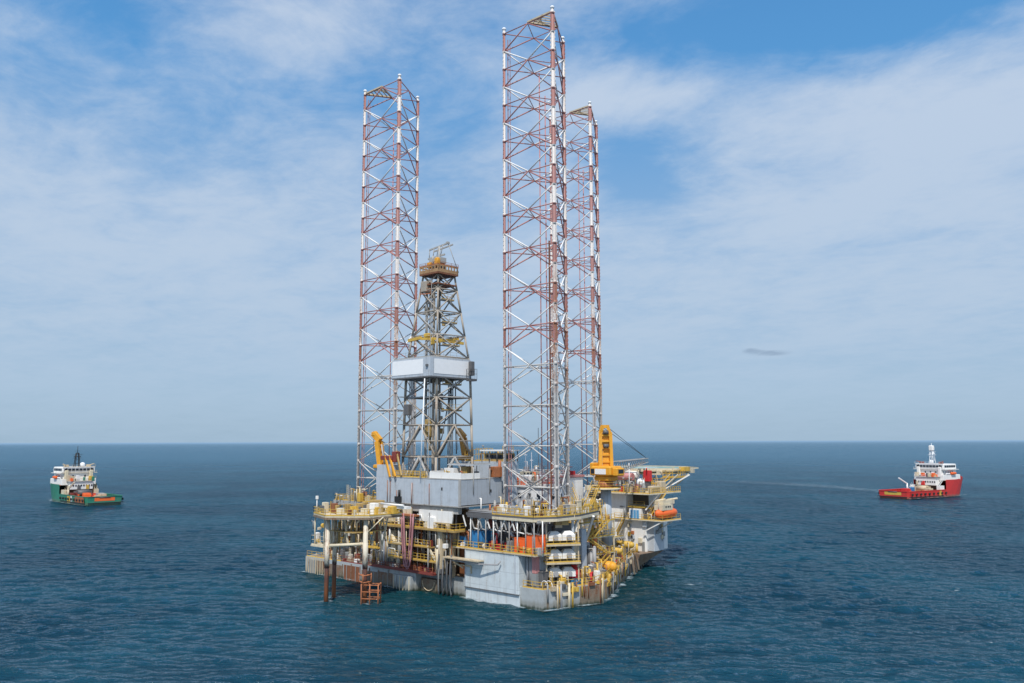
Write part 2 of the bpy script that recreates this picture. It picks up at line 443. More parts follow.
while d < 58:
    x, y, a = side(d); obj('side_rib', MB().rbox((x, y, 1.2), (.25, .2, 3.7), a), HULLB, hull); d += random.uniform(1.8, 3.2)
for d, L, mm in ((4.3, 2.6, HULLG), (9.5, 4.2, HULLB), (17, 5, HULLB), (27, 3.5, GREY), (35, 6, HULLB), (44, 4, DARK), (51, 7, DARK)):
    x, y, a = side(d, out=.12); obj('side_plate', MB().rbox((x, y, 1.5), (L, .12, 3.1), a), mm, hull)
for d, mm in ((2.6, BEIGE), (3.3, MGREY), (4.9, CREAM), (5.6, YEL), (11.4, RUST), (12.5, BEIGE), (19.5, GREY)):
    x, y, a = side(d, out=.42); obj('fender_tube', MB().tube((x, y, -.4), (x, y, 3.9), random.uniform(.14, .24), n=8), mm, hull)
for i in range(64):
    d = random.uniform(.6, 46); x, y, a = side(d, out=.25); z0 = random.uniform(.6, 2.4)
    if random.random() < .5: obj('hanging_pipe', MB().tube((x, y, z0), (x, y, random.uniform(3.3, 4.6)), random.uniform(.07, .16), n=6), random.choice([YEL, YEL, CREAM, BEIGE, RUST, GREY, OCHRE]), hull)
    else: obj('side_fitting', MB().rbox((x, y, random.uniform(2.2, 3.6)), (random.uniform(.4, 1.6), .5, random.uniform(.3, 1.0)), a), random.choice([YEL, OCHRE, CREAM, GREY, RUST, DKGREY, BEIGE]), hull)
ed = [side(d, out=-.25) for d in (.2, 5, 10.7, 15.6, 24, 33, 42, 50, 60)]
for a, b in zip(ed, ed[1:]): obj('railing', MB().rail([(a[0], a[1], DZ), (b[0], b[1], DZ)], r=.08), YEL, hull)
obj('railing', MB().rail([(27.9, -12.4, DZ), (32.0, -12.4, DZ)], r=.08), YEL, hull)
obj('railing', MB().rail([(-30.2, -14.2, DZ), (-18.5, -14.2, DZ)], r=.07), YEL, hull)
obj('railing', MB().rail([(-18.5, -14.2, DZ), (-8, -14.2, DZ)], r=.07), MAROON, hull)
obj('stern_box', MB().box(-1.4, 3.6, -15.2, -14.4, -.6, 2.6), HULLG, hull)
for i in range(6): obj('stern_rib', MB().box(-1.2+i*.85, -1.06+i*.85, -15.3, -15.2, -.3, 2.5), (BEIGE, GREY, CREAM)[i % 3], hull)
obj('stern_box', MB().box(4.2, 8.2, -13.3, -12.2, -.6, 2.3), HULLB, hull)
for x0, x1, mm in ((-29.5, -26.8, GREY), (-26.5, -22.2, HULLB), (-22, -17.5, HULLB), (-17.2, -12, RUST), (-11.6, -7, HULLB), (-6.8, -1.6, HULLB)):
    obj('stern_plate', MB().box(x0, x1, -14.47, -14.41, -.5, random.uniform(2.3, 3.1)), mm, hull)
m = MB()
for i in range(14):
    t0 = PI*i/14; t1 = PI*(i+1)/14
    m.tube((6.2-1.6*math.cos(t0), -13.4, 1.9-1.6*math.sin(t0)), (6.2-1.6*math.cos(t1), -13.4, 1.9-1.6*math.sin(t1)), .09, n=5)
obj('mooring_loop', m, BEIGE, hull)
for i in range(9): obj('side_rib', MB().box(-30.0+i*.8, -29.85+i*.8, -14.55, -14.4, -.3, 3.1), BEIGE, hull)
for i in range(14):
    x = -22+i*1.4; obj('side_rib', MB().box(x, x+.18, -14.5, -14.4, -.3, random.uniform(2, 3.2)), random.choice([HULLB, RUST, GREY]), hull)

# ------------------------------------------------------------------ pale stern tank panel
shift(4.2, -5.2, 0)
st = thing('stern_tank', 'pale grey square-panelled tank block at the near stern corner', 'tank', (17, -6, DZ))
m = MB().bevbox(10.9, 23.2, -7.75, -4.1, 1.95, 8.2, .06); obj('shell', m, PANEL, st)
m = MB().box(10.9, 23.3, -7.6, -7.45, -.8, 1.9); obj('lower_plate', m, PANEL, st)
m = MB().box(10.8, 23.25, -7.84, -7.5, 1.86, 1.98); obj('rubbing_strip', m, DKGREY, st)
m = MB().box(22.4, 22.6, -7.86, -7.74, 2.0, 8.2); m.box(10.9, 11.1, -7.86, -7.74, 2.0, 8.2); obj('edge_rib', m, LGREY, st)
m = MB().box(6.8, 15.5, -9.3, -7.9, 6.55, 6.75); m.beam((8, -8.6, 6.5), (10.6, -7.9, 5), .2, .2); obj('catwalk', m, BEIGE, st)
m = MB().path([(9, -9, 6.3), (15.5, -9, 6.2), (19.2, -8.4, 6.4), (19.6, -8.2, 7.0)], .13); obj('pipe', m, MGREY, st)
m = MB().box(7.6, 26.9, -7.9, -2.6, 8.25, 8.45); obj('top_deck', m, BEIGE, st)
m = MB().rail([(7.8, -3.4, 8.45), (7.8, -7.8, 8.45), (26.8, -7.8, 8.45), (26.8, -2.7, 8.45)], r=.08, step=1.2); obj('railing', m, YEL, st)
for x, y in ((26.6, -3.2),):
    obj('post', MB().box(x-.18, x+.18, y-.18, y+.18, DZ, 8.25), BEIGE, st)
for x in (23.9, 24.5, 25.0):
    obj('pipe', MB().tube((x, -6.3, DZ), (x, -6.3, 8.2), .22, n=8), MGREY if x < 24.6 else LGREY, st)
m = MB().box(23.3, 25.4, -6, -3.5, DZ, 8.2); obj('side_casing', m, BOXGREY, st)
rc = thing('red_column', 'faded red square column under the orange containers', 'column', (25.4, -6.1, DZ))
obj('column_body', MB().bevbox(25.0, 25.9, -6.6, -5.6, 5.4, 8.2, .08), PINK, rc)
obj('column_foot', MB().box(24.9, 26.0, -6.7, -5.5, DZ, 5.4), GREY, rc)

def container(x0, x1, y0, y1, z0, z1, mat, label, dm=None):
    t = thing('cargo_container', label, 'container', ((x0+x1)/2, (y0+y1)/2, z0), 'small cargo boxes on the rig decks')
    m = MB().box(x0+.06, x1-.06, y0+.06, y1-.06, z0+.08, z1-.06)
    n = int((x1-x0)/.35)
    for i in range(n): xx = x0+.15+i*.35; m.box(xx, xx+.14, y0+.02, y0+.06, z0+.15, z1-.15)
    n = int((y1-y0)/.35)
    for i in range(n): yy = y0+.15+i*.35; m.box(x1-.06, x1-.02, yy, yy+.14, z0+.15, z1-.15)
    obj('shell', m, mat, t)
    m = MB()
    for x in (x0, x1-.12):
        for y in (y0, y1-.12): m.box(x, x+.12, y, y+.12, z0, z1)
        for z in (z0, z1-.12): m.box(x, x+.12, y0+.12, y1-.12, z, z+.12)
    for y in (y0, y1-.12):
        for z in (z0, z1-.12): m.box(x0+.12, x1-.12, y, y+.12, z, z+.12)
    obj('frame', m, dm or mat, t)
container(21.6, 23.9, -7.0, -5.0, 8.47, 10.9, ORANGE, 'left orange container above the grey pipes, flat topped')
container(24.1, 26.6, -7.0, -5.0, 8.47, 11.5, ORANGE, 'right orange container above the faded red column')
container(11.2, 14.0, -6.8, -4.6, 8.47, 11.3, BLUE, 'bright blue container standing on the pale stern tank')
container(7.9, 9.8, -6.5, -5, 8.47, 10.2, BLUE, 'small dull blue box left of the bright blue container', DKGREY)

# ------------------------------------------------------------------ machinery under the pipe deck
def engine(x, y, z, s, mat, label):
    t = thing('deck_engine', label, 'engine', (x, y, z), 'machinery under the pipe deck')
    obj('skid', MB().box(x-.9*s, x+.9*s, y-.6*s, y+.6*s, z, z+.25*s), DKGREY, t)
    obj('body', MB().bevbox(x-.7*s, x+.5*s, y-.45*s, y+.45*s, z+.25*s, z+1.3*s, .1*s), mat, t)
    m = MB().tube((x+.5*s, y, z+.75*s), (x+.95*s, y, z+.75*s), .42*s, n=12); obj('radiator', m, DKGREY, t)
    m = MB().tube((x-.3*s, y, z+1.3*s), (x-.3*s, y, z+2.1*s), .1*s, n=8); obj('exhaust', m, GALV, t)
for i, (x, s, mm, l) in enumerate([(15.2, .9, RED, 'red pump engine beside the blue container'), (17.2, .75, MAROON, 'dark maroon engine second from the blue container'),
        (18.9, .95, RED, 'red engine in the middle of the stern tank top'), (20.0, .7, GALV, 'grey engine just left of the orange containers')]):
    engine(x, -5.4, 8.47, s, mm, l)

# ------------------------------------------------------------------ raised pipe deck round the near leg
shift()
pd = thing('pipe_deck', 'raised pipe rack deck with yellow railings wrapping the nearest leg', 'raised deck', (24, -6, DZ))
edge = [(15.6, -12.9), (21.5, -12.9), (30.6, -12.9), (32.6, -9.4), (32.8, -3.6), (30.2, 5.0), (25.6, 9.6), (25.0, 13.2), (22.6, 13.2)]
m = MB()
m.box(15.2, 30.6, -12.9, -6.4, 14.0, 14.4)
m.prism([(30.6, -12.9), (32.6, -9.4), (32.8, -3.6), (30.2, -3.6), (30.2, -6.4), (30.6, -6.4)], 14.0, 14.4)
m.prism([(30.2, -3.6), (32.8, -3.6), (30.2, 5.0), (25.6, 9.6), (25.0, 13.2), (22.6, 13.2), (22.6, 8.6), (26.4, 6.0)], 14.0, 14.4)
obj('deck_plate', m, DKGREY, pd)
for a, b in zip(edge, edge[1:]): obj('edge_beam', MB().beam((*a, 13.85), (*b, 13.85), - 0 + .2, .42), DKGREY if a[0] < 20 else CREAM, pd)
for a, b in zip(edge[1:8], edge[2:8]): obj('railing', MB().rail([(*a, 14.4), (*b, 14.4)], h=1.2, r=.09, step=1.0), YEL, pd)
obj('railing', MB().rail([(24, -11.6, 14.4), (29.8, -11.4, 14.4), (31.6, -8.6, 14.4), (31.8, -4, 14.4), (29, 4.2, 14.4)], h=.9, r=.09, step=.8), OCHRE, pd)
for i in range(24):
    y = -12.5+i*.24
    obj('racked_pipe', MB().tube((15.4+random.uniform(-.4, .4), y, 14.55+.2*(i % 2)), (26.5+random.uniform(-3, 2), y, 14.55+.2*(i % 2)), .1, n=6), (MGREY, GALV, DKGREY)[i % 3], pd)
for i in range(10):
    x = 16.2+i*1.8; obj('post', MB().tube((x, -12.75, 8.4), (x, -12.75, 13.9), .1, n=6), GALV if i % 3 else WHITE, pd)
for (a, b) in (((19.5, -11, 8.4), (22.6, -11, 13.7)), ((26, -11, 8.4), (22.6, -11, 13.7)), ((29, -3, 8), (32.4, -3.5, 13.7)), ((28, 4, 9), (31.5, 1.8, 13.7)), ((24.5, 9.5, 9), (27.4, 7.6, 13.7))):
    obj('brace', MB().beam(a, b, .36, .36), WHITE if a[0] > 27 else LGREY, pd)
for x in (17, 19.4, 21.8, 24.2, 26.6, 29, 31.2): obj('floor_beam', MB().beam((x, -12.6, 13.7), (x, -6.4, 13.7), .2, .45), GALV, pd)
obj('stair', MB().stair((28.6, 3.5, 14.4), (24.0, 12.6, 18.2), w=1.4), YEL, pd); obj('stair', MB().stair((22.0, 9, 14.4), (16.5, 14, 17.5), w=1.2), YEL, pd); obj('stair', MB().stair((31.2, 5.6, 11.2), (27.2, 10.2, 14.4)), YEL, pd)
for i in range(13):
    x = 15.0+i*.95; obj('gusset', MB().beam((x, -12.7, 12.0+.4*(i % 2)), (x+.8*(1 if i % 2 else -1), -12.7, 13.9), .16, .16), (WHITE, GALV, GALV)[i % 3], pd)
for i in range(9):
    x = 16+i*1.7; obj('under_pipe', MB().path([(x, -12.4, 13.6), (x+.5, -12.3, 11.8), (x+1.8, -12.2, 11.6)], .12), (WHITE, GALV, DKGREY)[i % 3], pd)
for i in range(22):   # small fittings standing along the deck edge
    x, y = random.choice([(random.uniform(20, 31), random.uniform(-11.8, -9)), (random.uniform(30.6, 32.2), random.uniform(-8.6, -3)), (random.uniform(22.5, 29), 0)])
    if y == 0: x, y = 29.8-(i/22)*4, 2+(i/22)*8
    q = random.uniform(.3, .9); obj('deck_fitting', MB().bevbox(x-q/2, x+q/2, y-q/2, y+q/2, 14.42, 14.42+q*random.uniform(.8, 2.2), .05), random.choice([YEL, OCHRE, GALV, WHITE, DKGREY, CREAM, BEIGE]), pd)
def locker(name, label, x0, x1, y0, y1, z0, z1, mat, group=None):
    t = thing(name, label, 'deck locker', ((x0+x1)/2, (y0+y1)/2, z0), group or 'lockers and boxes on the upper decks')
    obj('body', MB().bevbox(x0, x1, y0, y1, z0, z1, .08), mat, t)
    obj('lid', MB().box(x0-.06, x1+.06, y0-.06, y1+.06, z1, z1+.1), mat, t)
    obj('door', MB().box(x0+(x1-x0)*.3, x0+(x1-x0)*.7, y0-.04, y0, z0+.15, z1-.15), DKGREY, t)
locker('deck_locker', 'yellow locker on the pipe deck in front of the nearest leg', 27.0, 28.2, -10.6, -9.6, 14.42, 15.9, OCHRE)
locker('deck_locker', 'grey switch box on the pipe deck corner beside the near chord', 31.4, 32.3, -6.4, -5.5, 14.42, 16.0, GALV)
locker('deck_locker', 'cream box right of the near chord on the pipe deck', 30.6, 31.6, -2.6, -1.5, 14.42, 16.4, CREAM)

shift(4.2, -5.2, 0)
# machinery space of the near leg, its dark void painted as a wall
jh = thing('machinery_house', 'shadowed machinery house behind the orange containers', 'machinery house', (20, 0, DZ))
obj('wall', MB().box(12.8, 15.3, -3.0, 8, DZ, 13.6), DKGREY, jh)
obj('wall', MB().box(16.4, 26.0, -2.2, -1.9, DZ, 12.6), DARK, jh)  # dark sheet standing in for the shade under the pipe deck
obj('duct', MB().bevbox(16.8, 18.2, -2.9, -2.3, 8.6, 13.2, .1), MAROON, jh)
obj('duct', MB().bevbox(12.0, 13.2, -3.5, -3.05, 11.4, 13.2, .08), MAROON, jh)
for i in range(9):
    x = 16.7+i*.95; obj('pipe', MB().path([(x, -2.5, 8.5), (x, -2.5, 11+random.uniform(-1, 2)), (x+.9, -2.6, 12.9)], .12+.05*(i % 3)), (GALV, GREY, WHITE, BEIGE)[i % 4], jh)
for i in range(4):
    y = 1.2+i*2.6; obj('duct', MB().bevbox(24.2, 25.2, y, y+1.4, DZ, 7+2.2*(i % 3), .1), (GREY, BEIGE, LGREY)[i % 3], jh)
obj('wall', MB().box(15.4, 22.6, 6.7, 12, DZ, 8.5), LGREY, jh)

shift()
# ------------------------------------------------------------------ jacking towers
def jacking_tower(cx, cy, ang, z0, label, tiers=3):
    t = thing('jacking_tower', label, 'jacking unit', (cx, cy, z0), 'stacked white jacking units on the leg chords')
    d = Vector((math.cos(ang), math.sin(ang), 0)); s = Vector((-d.y, d.x, 0)); c = Vector((cx, cy, z0))
    rz = ang-PI/2
    def P(a, b, z): return c+d*a+s*b+Vector((0, 0, z))
    for b in (-2.3, 2.3):
        obj('column', MB().rbox(P(.2, b, tiers*1.63), (.35, .35, tiers*3.25), rz), LGREY, t)
    for a in (1.9,):
        for b in (-2.7, 2.7): obj('column', MB().rbox(P(a, b, tiers*1.55), (.2, .2, tiers*3.1), rz), BEIGE, t)
    for k in range(tiers):
        z = .5+k*2.88
        for b in (-1.15, 1.15):
            # gear case: drum with bevelled hood
            m = MB().rbox(P(.9, b, z+.65), (2.2, 1.7, .95), rz)
            p = P(.9, b, z+1.125); m2 = MB()
            base = [p+s*x+d*y for x, y in ((-1.05, -.85), (1.05, -.85), (1.05, .85), (-1.05, .85))]
            top = [p+s*x+d*y+Vector((0, 0, .5)) for x, y in ((-.55, -.6), (.55, -.6), (.55, .35), (-.55, .35))]
            m.add(base+top, [(3, 2, 1, 0), (4, 5, 6, 7), (0, 1, 5, 4), (1, 2, 6, 5), (2, 3, 7, 6), (3, 0, 4, 7)])
            g = obj('gear_case', m, WHITE, t)
            obj('motor', MB().tube(P(1.7, b, z+.7), P(2.2, b, z+.7), .42, n=10), MGREY, g)
        if k: 
            obj('platform', MB().rbox(P(1.3, 0, z-.45), (5.8, 2.6, .28), rz), BEIGE, t)
            m = MB().rail([P(0, -2.85, z-.3), P(2.5, -2.85, z-.3), P(2.5, 2.85, z-.3), P(0, 2.85, z-.3)], h=1.0, r=.055, step=1.1); obj('railing', m, YEL, t)
    obj('bearing_house', MB().rbox(P(.1, 0, tiers*3.05+.9), (5.0, 1.5, 1.0), rz), CREAM, t)
    obj('bearing_house', MB().rbox(P(.5, .2, tiers*3.05+.1), (2.2, 1.5, .8), rz), OCHRE, t)
    obj('guide_arm', MB().rbox(P(-1.6, 0, tiers*2.9), (1.2, 3.0, .8), rz), CREAM, t)
    obj('back_plate', MB().rbox(P(-.4, 0, tiers*1.5), (4.4, .2, tiers*3.0), rz), DKGREY, t)
jacking_tower(30.7, -6.6, R(-34), DZ+.8, 'tower of white jacking units at the near corner beside the pale tank')
jacking_tower(6.05+.5, CY-3.49-.25, R(-30), DZ, 'tower of white jacking units left of the grey crane pedestal', 4)
jacking_tower(-LX-6.05-.5, -3.49-.25, R(210), DZ, 'tower of white jacking units behind the wellhead platform')
jacking_tower(-LX+6.05+.4, -3.49-.3, R(-50), DZ, 'tower of white jacking units under the left end of the drill floor')
jacking_tower(LX, 6.98+.5, R(40), DZ, 'tower of white jacking units behind the near corner tower')

shift(1.6, -2.5, .1)
# ------------------------------------------------------------------ drill floor box and substructure
df = thing('drill_floor', 'blue grey walled drill floor box below the derrick', 'drill floor', (2, -6, 14.6))
X0, X1, Y0, Y1 = -9.6, 13.2, -11.5, -1.0
m = MB().box(X0, X1, Y0, Y0+.2, 15.3, 19.8); obj('wind_wall', m, BOXGREY, df)
m = MB().box(X1-.2, X1, Y0+.2, Y1, 15.45, 19.8); obj('wind_wall', m, BOXGREY, df)
m = MB().box(X0, X0+.2, Y0+.2, Y1, 15.3, 19.8); m.box(X0, X1-.2, Y1-.2, Y1, 15.4, 19.8); obj('wind_wall', m, BOXGREY, df)
m = MB().box(X0, X0+4.3, Y0, Y0+3.4, 19.82, 22.1); obj('raised_wall', m, LGREY, df)
m = MB().box(X0-.06, X1+.06, Y0-.06, Y1, 15.1, 15.3); m.box(X0+4.3, X1+.05, Y0-.05, Y0+.25, 19.8, 19.95); m.box(X1-.25, X1+.05, Y0+.25, Y1, 19.8, 19.95); obj('trim', m, GALV, df)
m = MB().box(X0+.2, X1-.2, Y0+.2, Y1-.2, 17.0, 17.2); obj('floor', m, DKGREY, df)
for x in (-4.6, 3.9): obj('wall_post', MB().box(x, x+.28, Y0-.1, Y0-.005, 15.35, 19.75), LGREY, df)
obj('wall_post', MB().box(X1-.32, X1+.06, Y0-.07, Y0+.25, 15.35, 19.8), GALV, df)
m = MB().box(-3.7, -2.2, Y0-.5, Y0-.02, 15.35, 16.4); m.tube((-2.6, Y0-.3, 16.4), (-2.6, Y0-.3, 17.6), .22); obj('hatch', m, BLACK, df)
m = MB().box(-9.7+13.2+5, -9.7+13.2+5.3, Y0-.06, Y0-.01, 17.9, 18.4); m.box(X1+.01, X1+.06, -4.2, -3.7, 17.4, 17.9); obj('hatch', m, BLACK, df)
m = MB().rail([(X0+4.4, Y0+.15, 19.9), (4.0, Y0+.15, 19.9)], r=.07, step=.8); m.rail([(X0+4.4, Y0+.6, 20.0), (4.0, Y0+.6, 20.0)], r=.07, step=.5); obj('railing', m, YEL, df)
# white windscreen bath on the near corner, yellow A-frame struts
m = MB().box(5.0, 13.1, Y0+.3, Y0+.45, 19.95, 21.0); m.box(12.95, 13.1, Y0+.45, -6.5, 19.95, 20.9); m.box(5.0, 5.15, Y0+.45, -6.5, 19.95, 21.2); m.box(6.5, 9, -9, -7.5, 20, 21.7)
obj('windscreen', m, WHITE, df)
m = MB().box(6.8, 13.6, -8.5, -4, 22.2, 22.36); obj('canopy_roof', m, LGREY, df)
m = MB()
for x in (7.0, 10, 13.3):
    for y in (-8.3, -4.2): m.tube((x, y, 17.2), (x, y, 22.2), .09)
obj('canopy_post', m, GALV, df)
m = MB().rail([(7, -8.4, 22.36), (13.4, -8.4, 22.36), (13.4, -4.2, 22.36)], r=.05); obj('railing', m, GALV, df)
for a, b in (((-5.1, -12.0, 19.9), (-7.4, -11.4, 23.8)), ((-3.6, -12.0, 20.0), (-6.1, -11.4, 23.8)), ((-2.2, -11.7, 20.2), (-5.0, -10.6, 24.6))):
    obj('strut', MB().beam(a, b, .28, .4), OCHRE if a[0] > -3 else YEL2, df)
m = MB().bevbox(-8.6, -5.2, -11.6, -10.4, 23.0, 23.8, .1); m.bevbox(-5.6, -4.5, -11.3, -10.0, 22.6, 24.6, .1); obj('winch', m, MAROON, df)
m = MB().tube((3.3, -11.9, 19.8), (3.6, -11.3, 37.9), .11, n=6); obj('standpipe', m, CLEANW, df)
m = MB().bevbox(9.6, 11.1, -7.9, -6.6, 20, 22.0, .1); obj('winch', m, OCHRE, df)
m = MB().bevbox(12.2, 13.6, -3.4, -1.2, 20, 21.9, .1); m.tube((13.3, -1.6, 20), (13.3, -1.6, 23.0), .3); obj('winch', m, RUSTO, df)
m = MB().stair((X0-.6, -3, 14.5), (X0-.6, -9.8, 19.6)); obj('stair', m, YEL, df)
# rear upper house
rh = thing('driller_house', 'blue grey house with flat roof behind the derrick base', 'deck house', (7, 3, 14.6))
obj('wall', MB().box(1.6, 12.2, .8, 4.2, 14.6, 22.7), BOXGREY, rh)
obj('roof', MB().box(6.2, 12.6, .4, 4.6, 24.6, 24.85), WHITE, rh)
m = MB()
for x in (6.5, 8.4, 10.4, 12.3):
    for y in (.7, 4.3): m.tube((x, y, 22.7), (x, y, 24.6), .1)
obj('roof_post', m, DKGREY, rh)
m = MB().box(6.7, 11.9, 1.2, 4.0, 22.7, 24.2); obj('cabin', m, OCHRE, rh)
m = MB().box(7.2, 11.4, 1.14, 1.2, 23.2, 23.9); m.box(11.9, 11.96, 1.6, 3.6, 23.2, 23.9); obj('window', m, WINDOW, rh)
m = MB().rail([(1.7, .9, 22.7), (6.2, .9, 22.7)], r=.08, step=.7, h=2.2); m.rail([(1.7, 3.9, 22.7), (6.2, 3.9, 22.7)], r=.08, step=.7, h=2.4); obj('railing', m, YEL, rh)
m = MB().box(4.2, 5.6, .7, .8, 19.8, 20.8); m.box(10.8, 11.4, .72, .8, 18.5, 21); obj('window', m, WINDOW, rh)

shift(.95, -2.0, 0)
sub = thing('substructure', 'rusty cantilever substructure of beams, walkways and pipes below the drill floor', 'substructure', (2, -8, DZ))
def part(name, m, mat): return obj(name, m, mat, sub)
m = MB().box(-9.4, 13.0, -11.6, -10.7, 14.0, 15.1); part('main_beam', m, GALV)
m = MB().box(3.2, 11.8, -11.9, -11.6, 12.4, 14.4); part('white_panel', m, WHITE)
m = MB().bevbox(5.8, 7.6, -12.3, -11.7, 10.9, 13.3, .1); part('white_box', m, WHITE)
part('white_box', MB().bevbox(-5.8, -4.0, -12.2, -11.6, 11.6, 14.2, .1), CREAM); part('white_box', MB().bevbox(-1.0, 1.2, -12.2, -11.7, 12.6, 14.6, .1), CREAM)
m = MB().box(-9.0, 13.1, -12.6, -9.8, 10.95, 11.3); part('walkway', m, OCHRE)
m = MB().rail([(-9, -12.5, 11.3), (5, -12.5, 11.3)], r=.07, step=1.0); m.rail([(7.8, -12.5, 11.3), (13, -12.5, 11.3), (13, -9.8, 11.3)], r=.07, step=.9); part('railing', m, YEL)
for z, x0, x1 in ((7.8, -5.2, 6.6), (5.35, -5.0, 8.0), (9.3, -11.5, -7.8), (6.5, -11.8, -8.2)):
    m = MB().box(x0, x1, -12.3, -10.6, z, z+.22); part('walkway', m, OCHRE if x0 > -6 else YEL)
    m = MB().rail([(x0, -12.2, z+.22), (x1, -12.2, z+.22)], r=.065, step=1.0); part('railing', m, YEL)
m = MB().box(-9, 8, -12.9, -9, 3.3, 3.6); part('walkway', m, MAROON)
m = MB().rail([(-9, -12.8, 3.6), (8, -12.8, 3.6)], r=.085, step=.8, h=.9); part('railing', m, MAROON)
part('added_back_wall', MB().box(-9.4, 13.0, -6.6, -6.3, DZ, 14.4), DECKBR)  # bulkhead added so the space below the drill floor reads dark
part('side_wall', MB().box(-9.6, -9.4, -10.5, -4.6, DZ, 14.6), GREY)
for x, r_, z0, z1, mm in ((-6.5, .95, 3.3, 10.0, LGREY), (-4.6, .8, 4.6, 10.2, CREAM), (-8.3, .5, 3.3, 11, GALV)):
    part('column', MB().tube((x, -11.0, z0), (x, -11.0, z1), r_, n=14), mm)
part('column', MB().box(7.9, 9.1, -11.8, -10.8, 3.6, 10.95), BEIGE)
part('column', MB().box(11.2, 12.2, -9.4, -8.4, .5, 11), RUST)
part('column', MB().box(10.0, 10.7, -10.6, -9.9, 3.0, 11), BEIGE)
part('brace', MB().beam((5.8, -12.1, 8.2), (8.3, -12.0, 5.2), .3, .3), CREAM)
part('brace', MB().beam((-4.2, -10.4, 4.2), (2.5, -10.4, 10.8), .3, .3), RUST)
part('brace', MB().beam((7.2, -10.2, 4.2), (1.5, -10.2, 10.8), .3, .3), RUST)
mats = [GALV, BEIGE, RUST, GREY, WHITE, CREAM, RUSTO, DKGREY]
for i in range(98):
    x = random.uniform(-9, 12.5); y = random.uniform(-12.3, -9); z0 = random.choice((3.6, 5.6, 8.0)); z1 = random.choice((7.8, 10.9, 10.9, 14))
    if z1 <= z0: z1 = z0+3
    part('pipe', MB().tube((x, y, z0), (x, y, z1), random.uniform(.07, .2), n=6), random.choice(mats))
for i in range(36):
    x = random.uniform(-9, 10); L = random.uniform(1, 6); y = random.uniform(-12.2, -10); z = random.uniform(3.8, 14)
    part('cross_pipe', MB().path([(x, y, z), (x+L, y, z), (x+L, y+.2, z-1.2)], random.uniform(.07, .16)), random.choice(mats))
for i in range(60):
    x = random.uniform(-8.8, 11); z = random.choice((3.62, 5.6, 8.05, 11.32, 11.32)); s = random.uniform(.25, .8); y = -12.2+random.uniform(0, 1.2)
    part('valve_box', MB().bevbox(x, x+s, y, y+s, z, z+s*random.uniform(1, 2.2), .05), random.choice([WHITE, GREY, BEIGE, RUSTO, DKGREY, CREAM, MAROON]))
for i in range(34):
    x = random.uniform(-9, 12.5); z = random.uniform(12.4, 14.9)
    part('hanger', MB().tube((x, -11.8, z), (x, -11.8, z-random.uniform(.8, 2.2)), .1), random.choice(mats))
hb_ = thing('hose_bundle', 'thick grey hoses looping down to the water beside the pale tank', 'hose bundle', (9.5, -11, 0))
for i in range(16):
    x = 8.0+.26*i; sag = random.uniform(.2, .6); top = random.uniform(4.6, 7.2); zb = random.uniform(-.4, 1.6)
    pts = [(x+sag*math.sin(PI*k/9), -11.3-.25*(i % 4)-.6*math.sin(PI*k/9), top+(zb-top)*k/9) for k in range(10)]
    obj('hose', MB().path(pts, random.uniform(.09, .15), n=7), random.choice([GREY, DKGREY, DKGREY]), hb_)
hs = thing('looped_hose', 'pink hoses hanging in a long loop below the drill floor', 'hose', (1.5, -12.9, 13))
for dx in (0, .35, -.35):
    pts = []
    for k in range(25):
        t = -1+2*k/24; pts.append((1.4+dx+1.35*t*(1-.25*(1-abs(t))), -13.0-abs(dx)*.4, 3.9+abs(dx)+9.4*abs(t)**3.2))
    obj('hose', MB().path(pts, .13, n=7), PINKHOSE, hs)
obj('hanger', MB().box(-.8, 3.6, -13.2, -12.2, 13.2, 13.5), RUSTO, hs)

DTAN = paint('weathered_derrick_steel', (.38, .33, .27), .4, .5)
# ------------------------------------------------------------------ derrick
shift(.4, -1.5, -.9, 1.045)
dk = thing('derrick', 'grey steel drilling derrick with white board panels and rusty crown', 'derrick', (0, -6.2, 17.2))
DC = (0.35, -4.9)
lv = [(17.2, 4.75), (23.5, 4.65), (29.2, 4.55), (34.2, 4.45), (38.6, 4.35), (41.5, 4.1), (45.6, 3.6), (50, 3.05), (54.2, 2.5), (57.0, 2.15)]
def DP(i, k):
    z, h = lv[k]; sx, sy = ((1, -1), (1, 1), (-1, 1), (-1, -1))[i]
    return Vector((DC[0]+sx*h, DC[1]+sy*h, z))
for i in range(4):
    m = MB()
    for k in range(len(lv)-1): m.tube(DP(i, k), DP(i, k+1), .26 if k < 5 else .2, n=8)
    obj('leg', m, DTAN, dk)
for k in range(len(lv)-1):
    for i in range(4):
        j = (i+1) % 4
        m = MB(); a, b, c, d = DP(i, k), DP(j, k), DP(i, k+1), DP(j, k+1)
        m.tube(a, b, .12, n=6)
        if k < 2: m.tube(a, (c+d)/2, .2, n=6); m.tube(b, (c+d)/2, .2, n=6); m.tube((a+c)/2, (b+d)/2, .1, n=6)
        else: m.tube(a, d, .14, n=6); m.tube(b, c, .14, n=6)
        if k == 0: m = MB().tube(a, (c+d)/2, .24, n=6).tube(b, (c+d)/2, .24, n=6)
        obj('bracing', m, DTAN if (i+k) % 3 else GALV, dk)
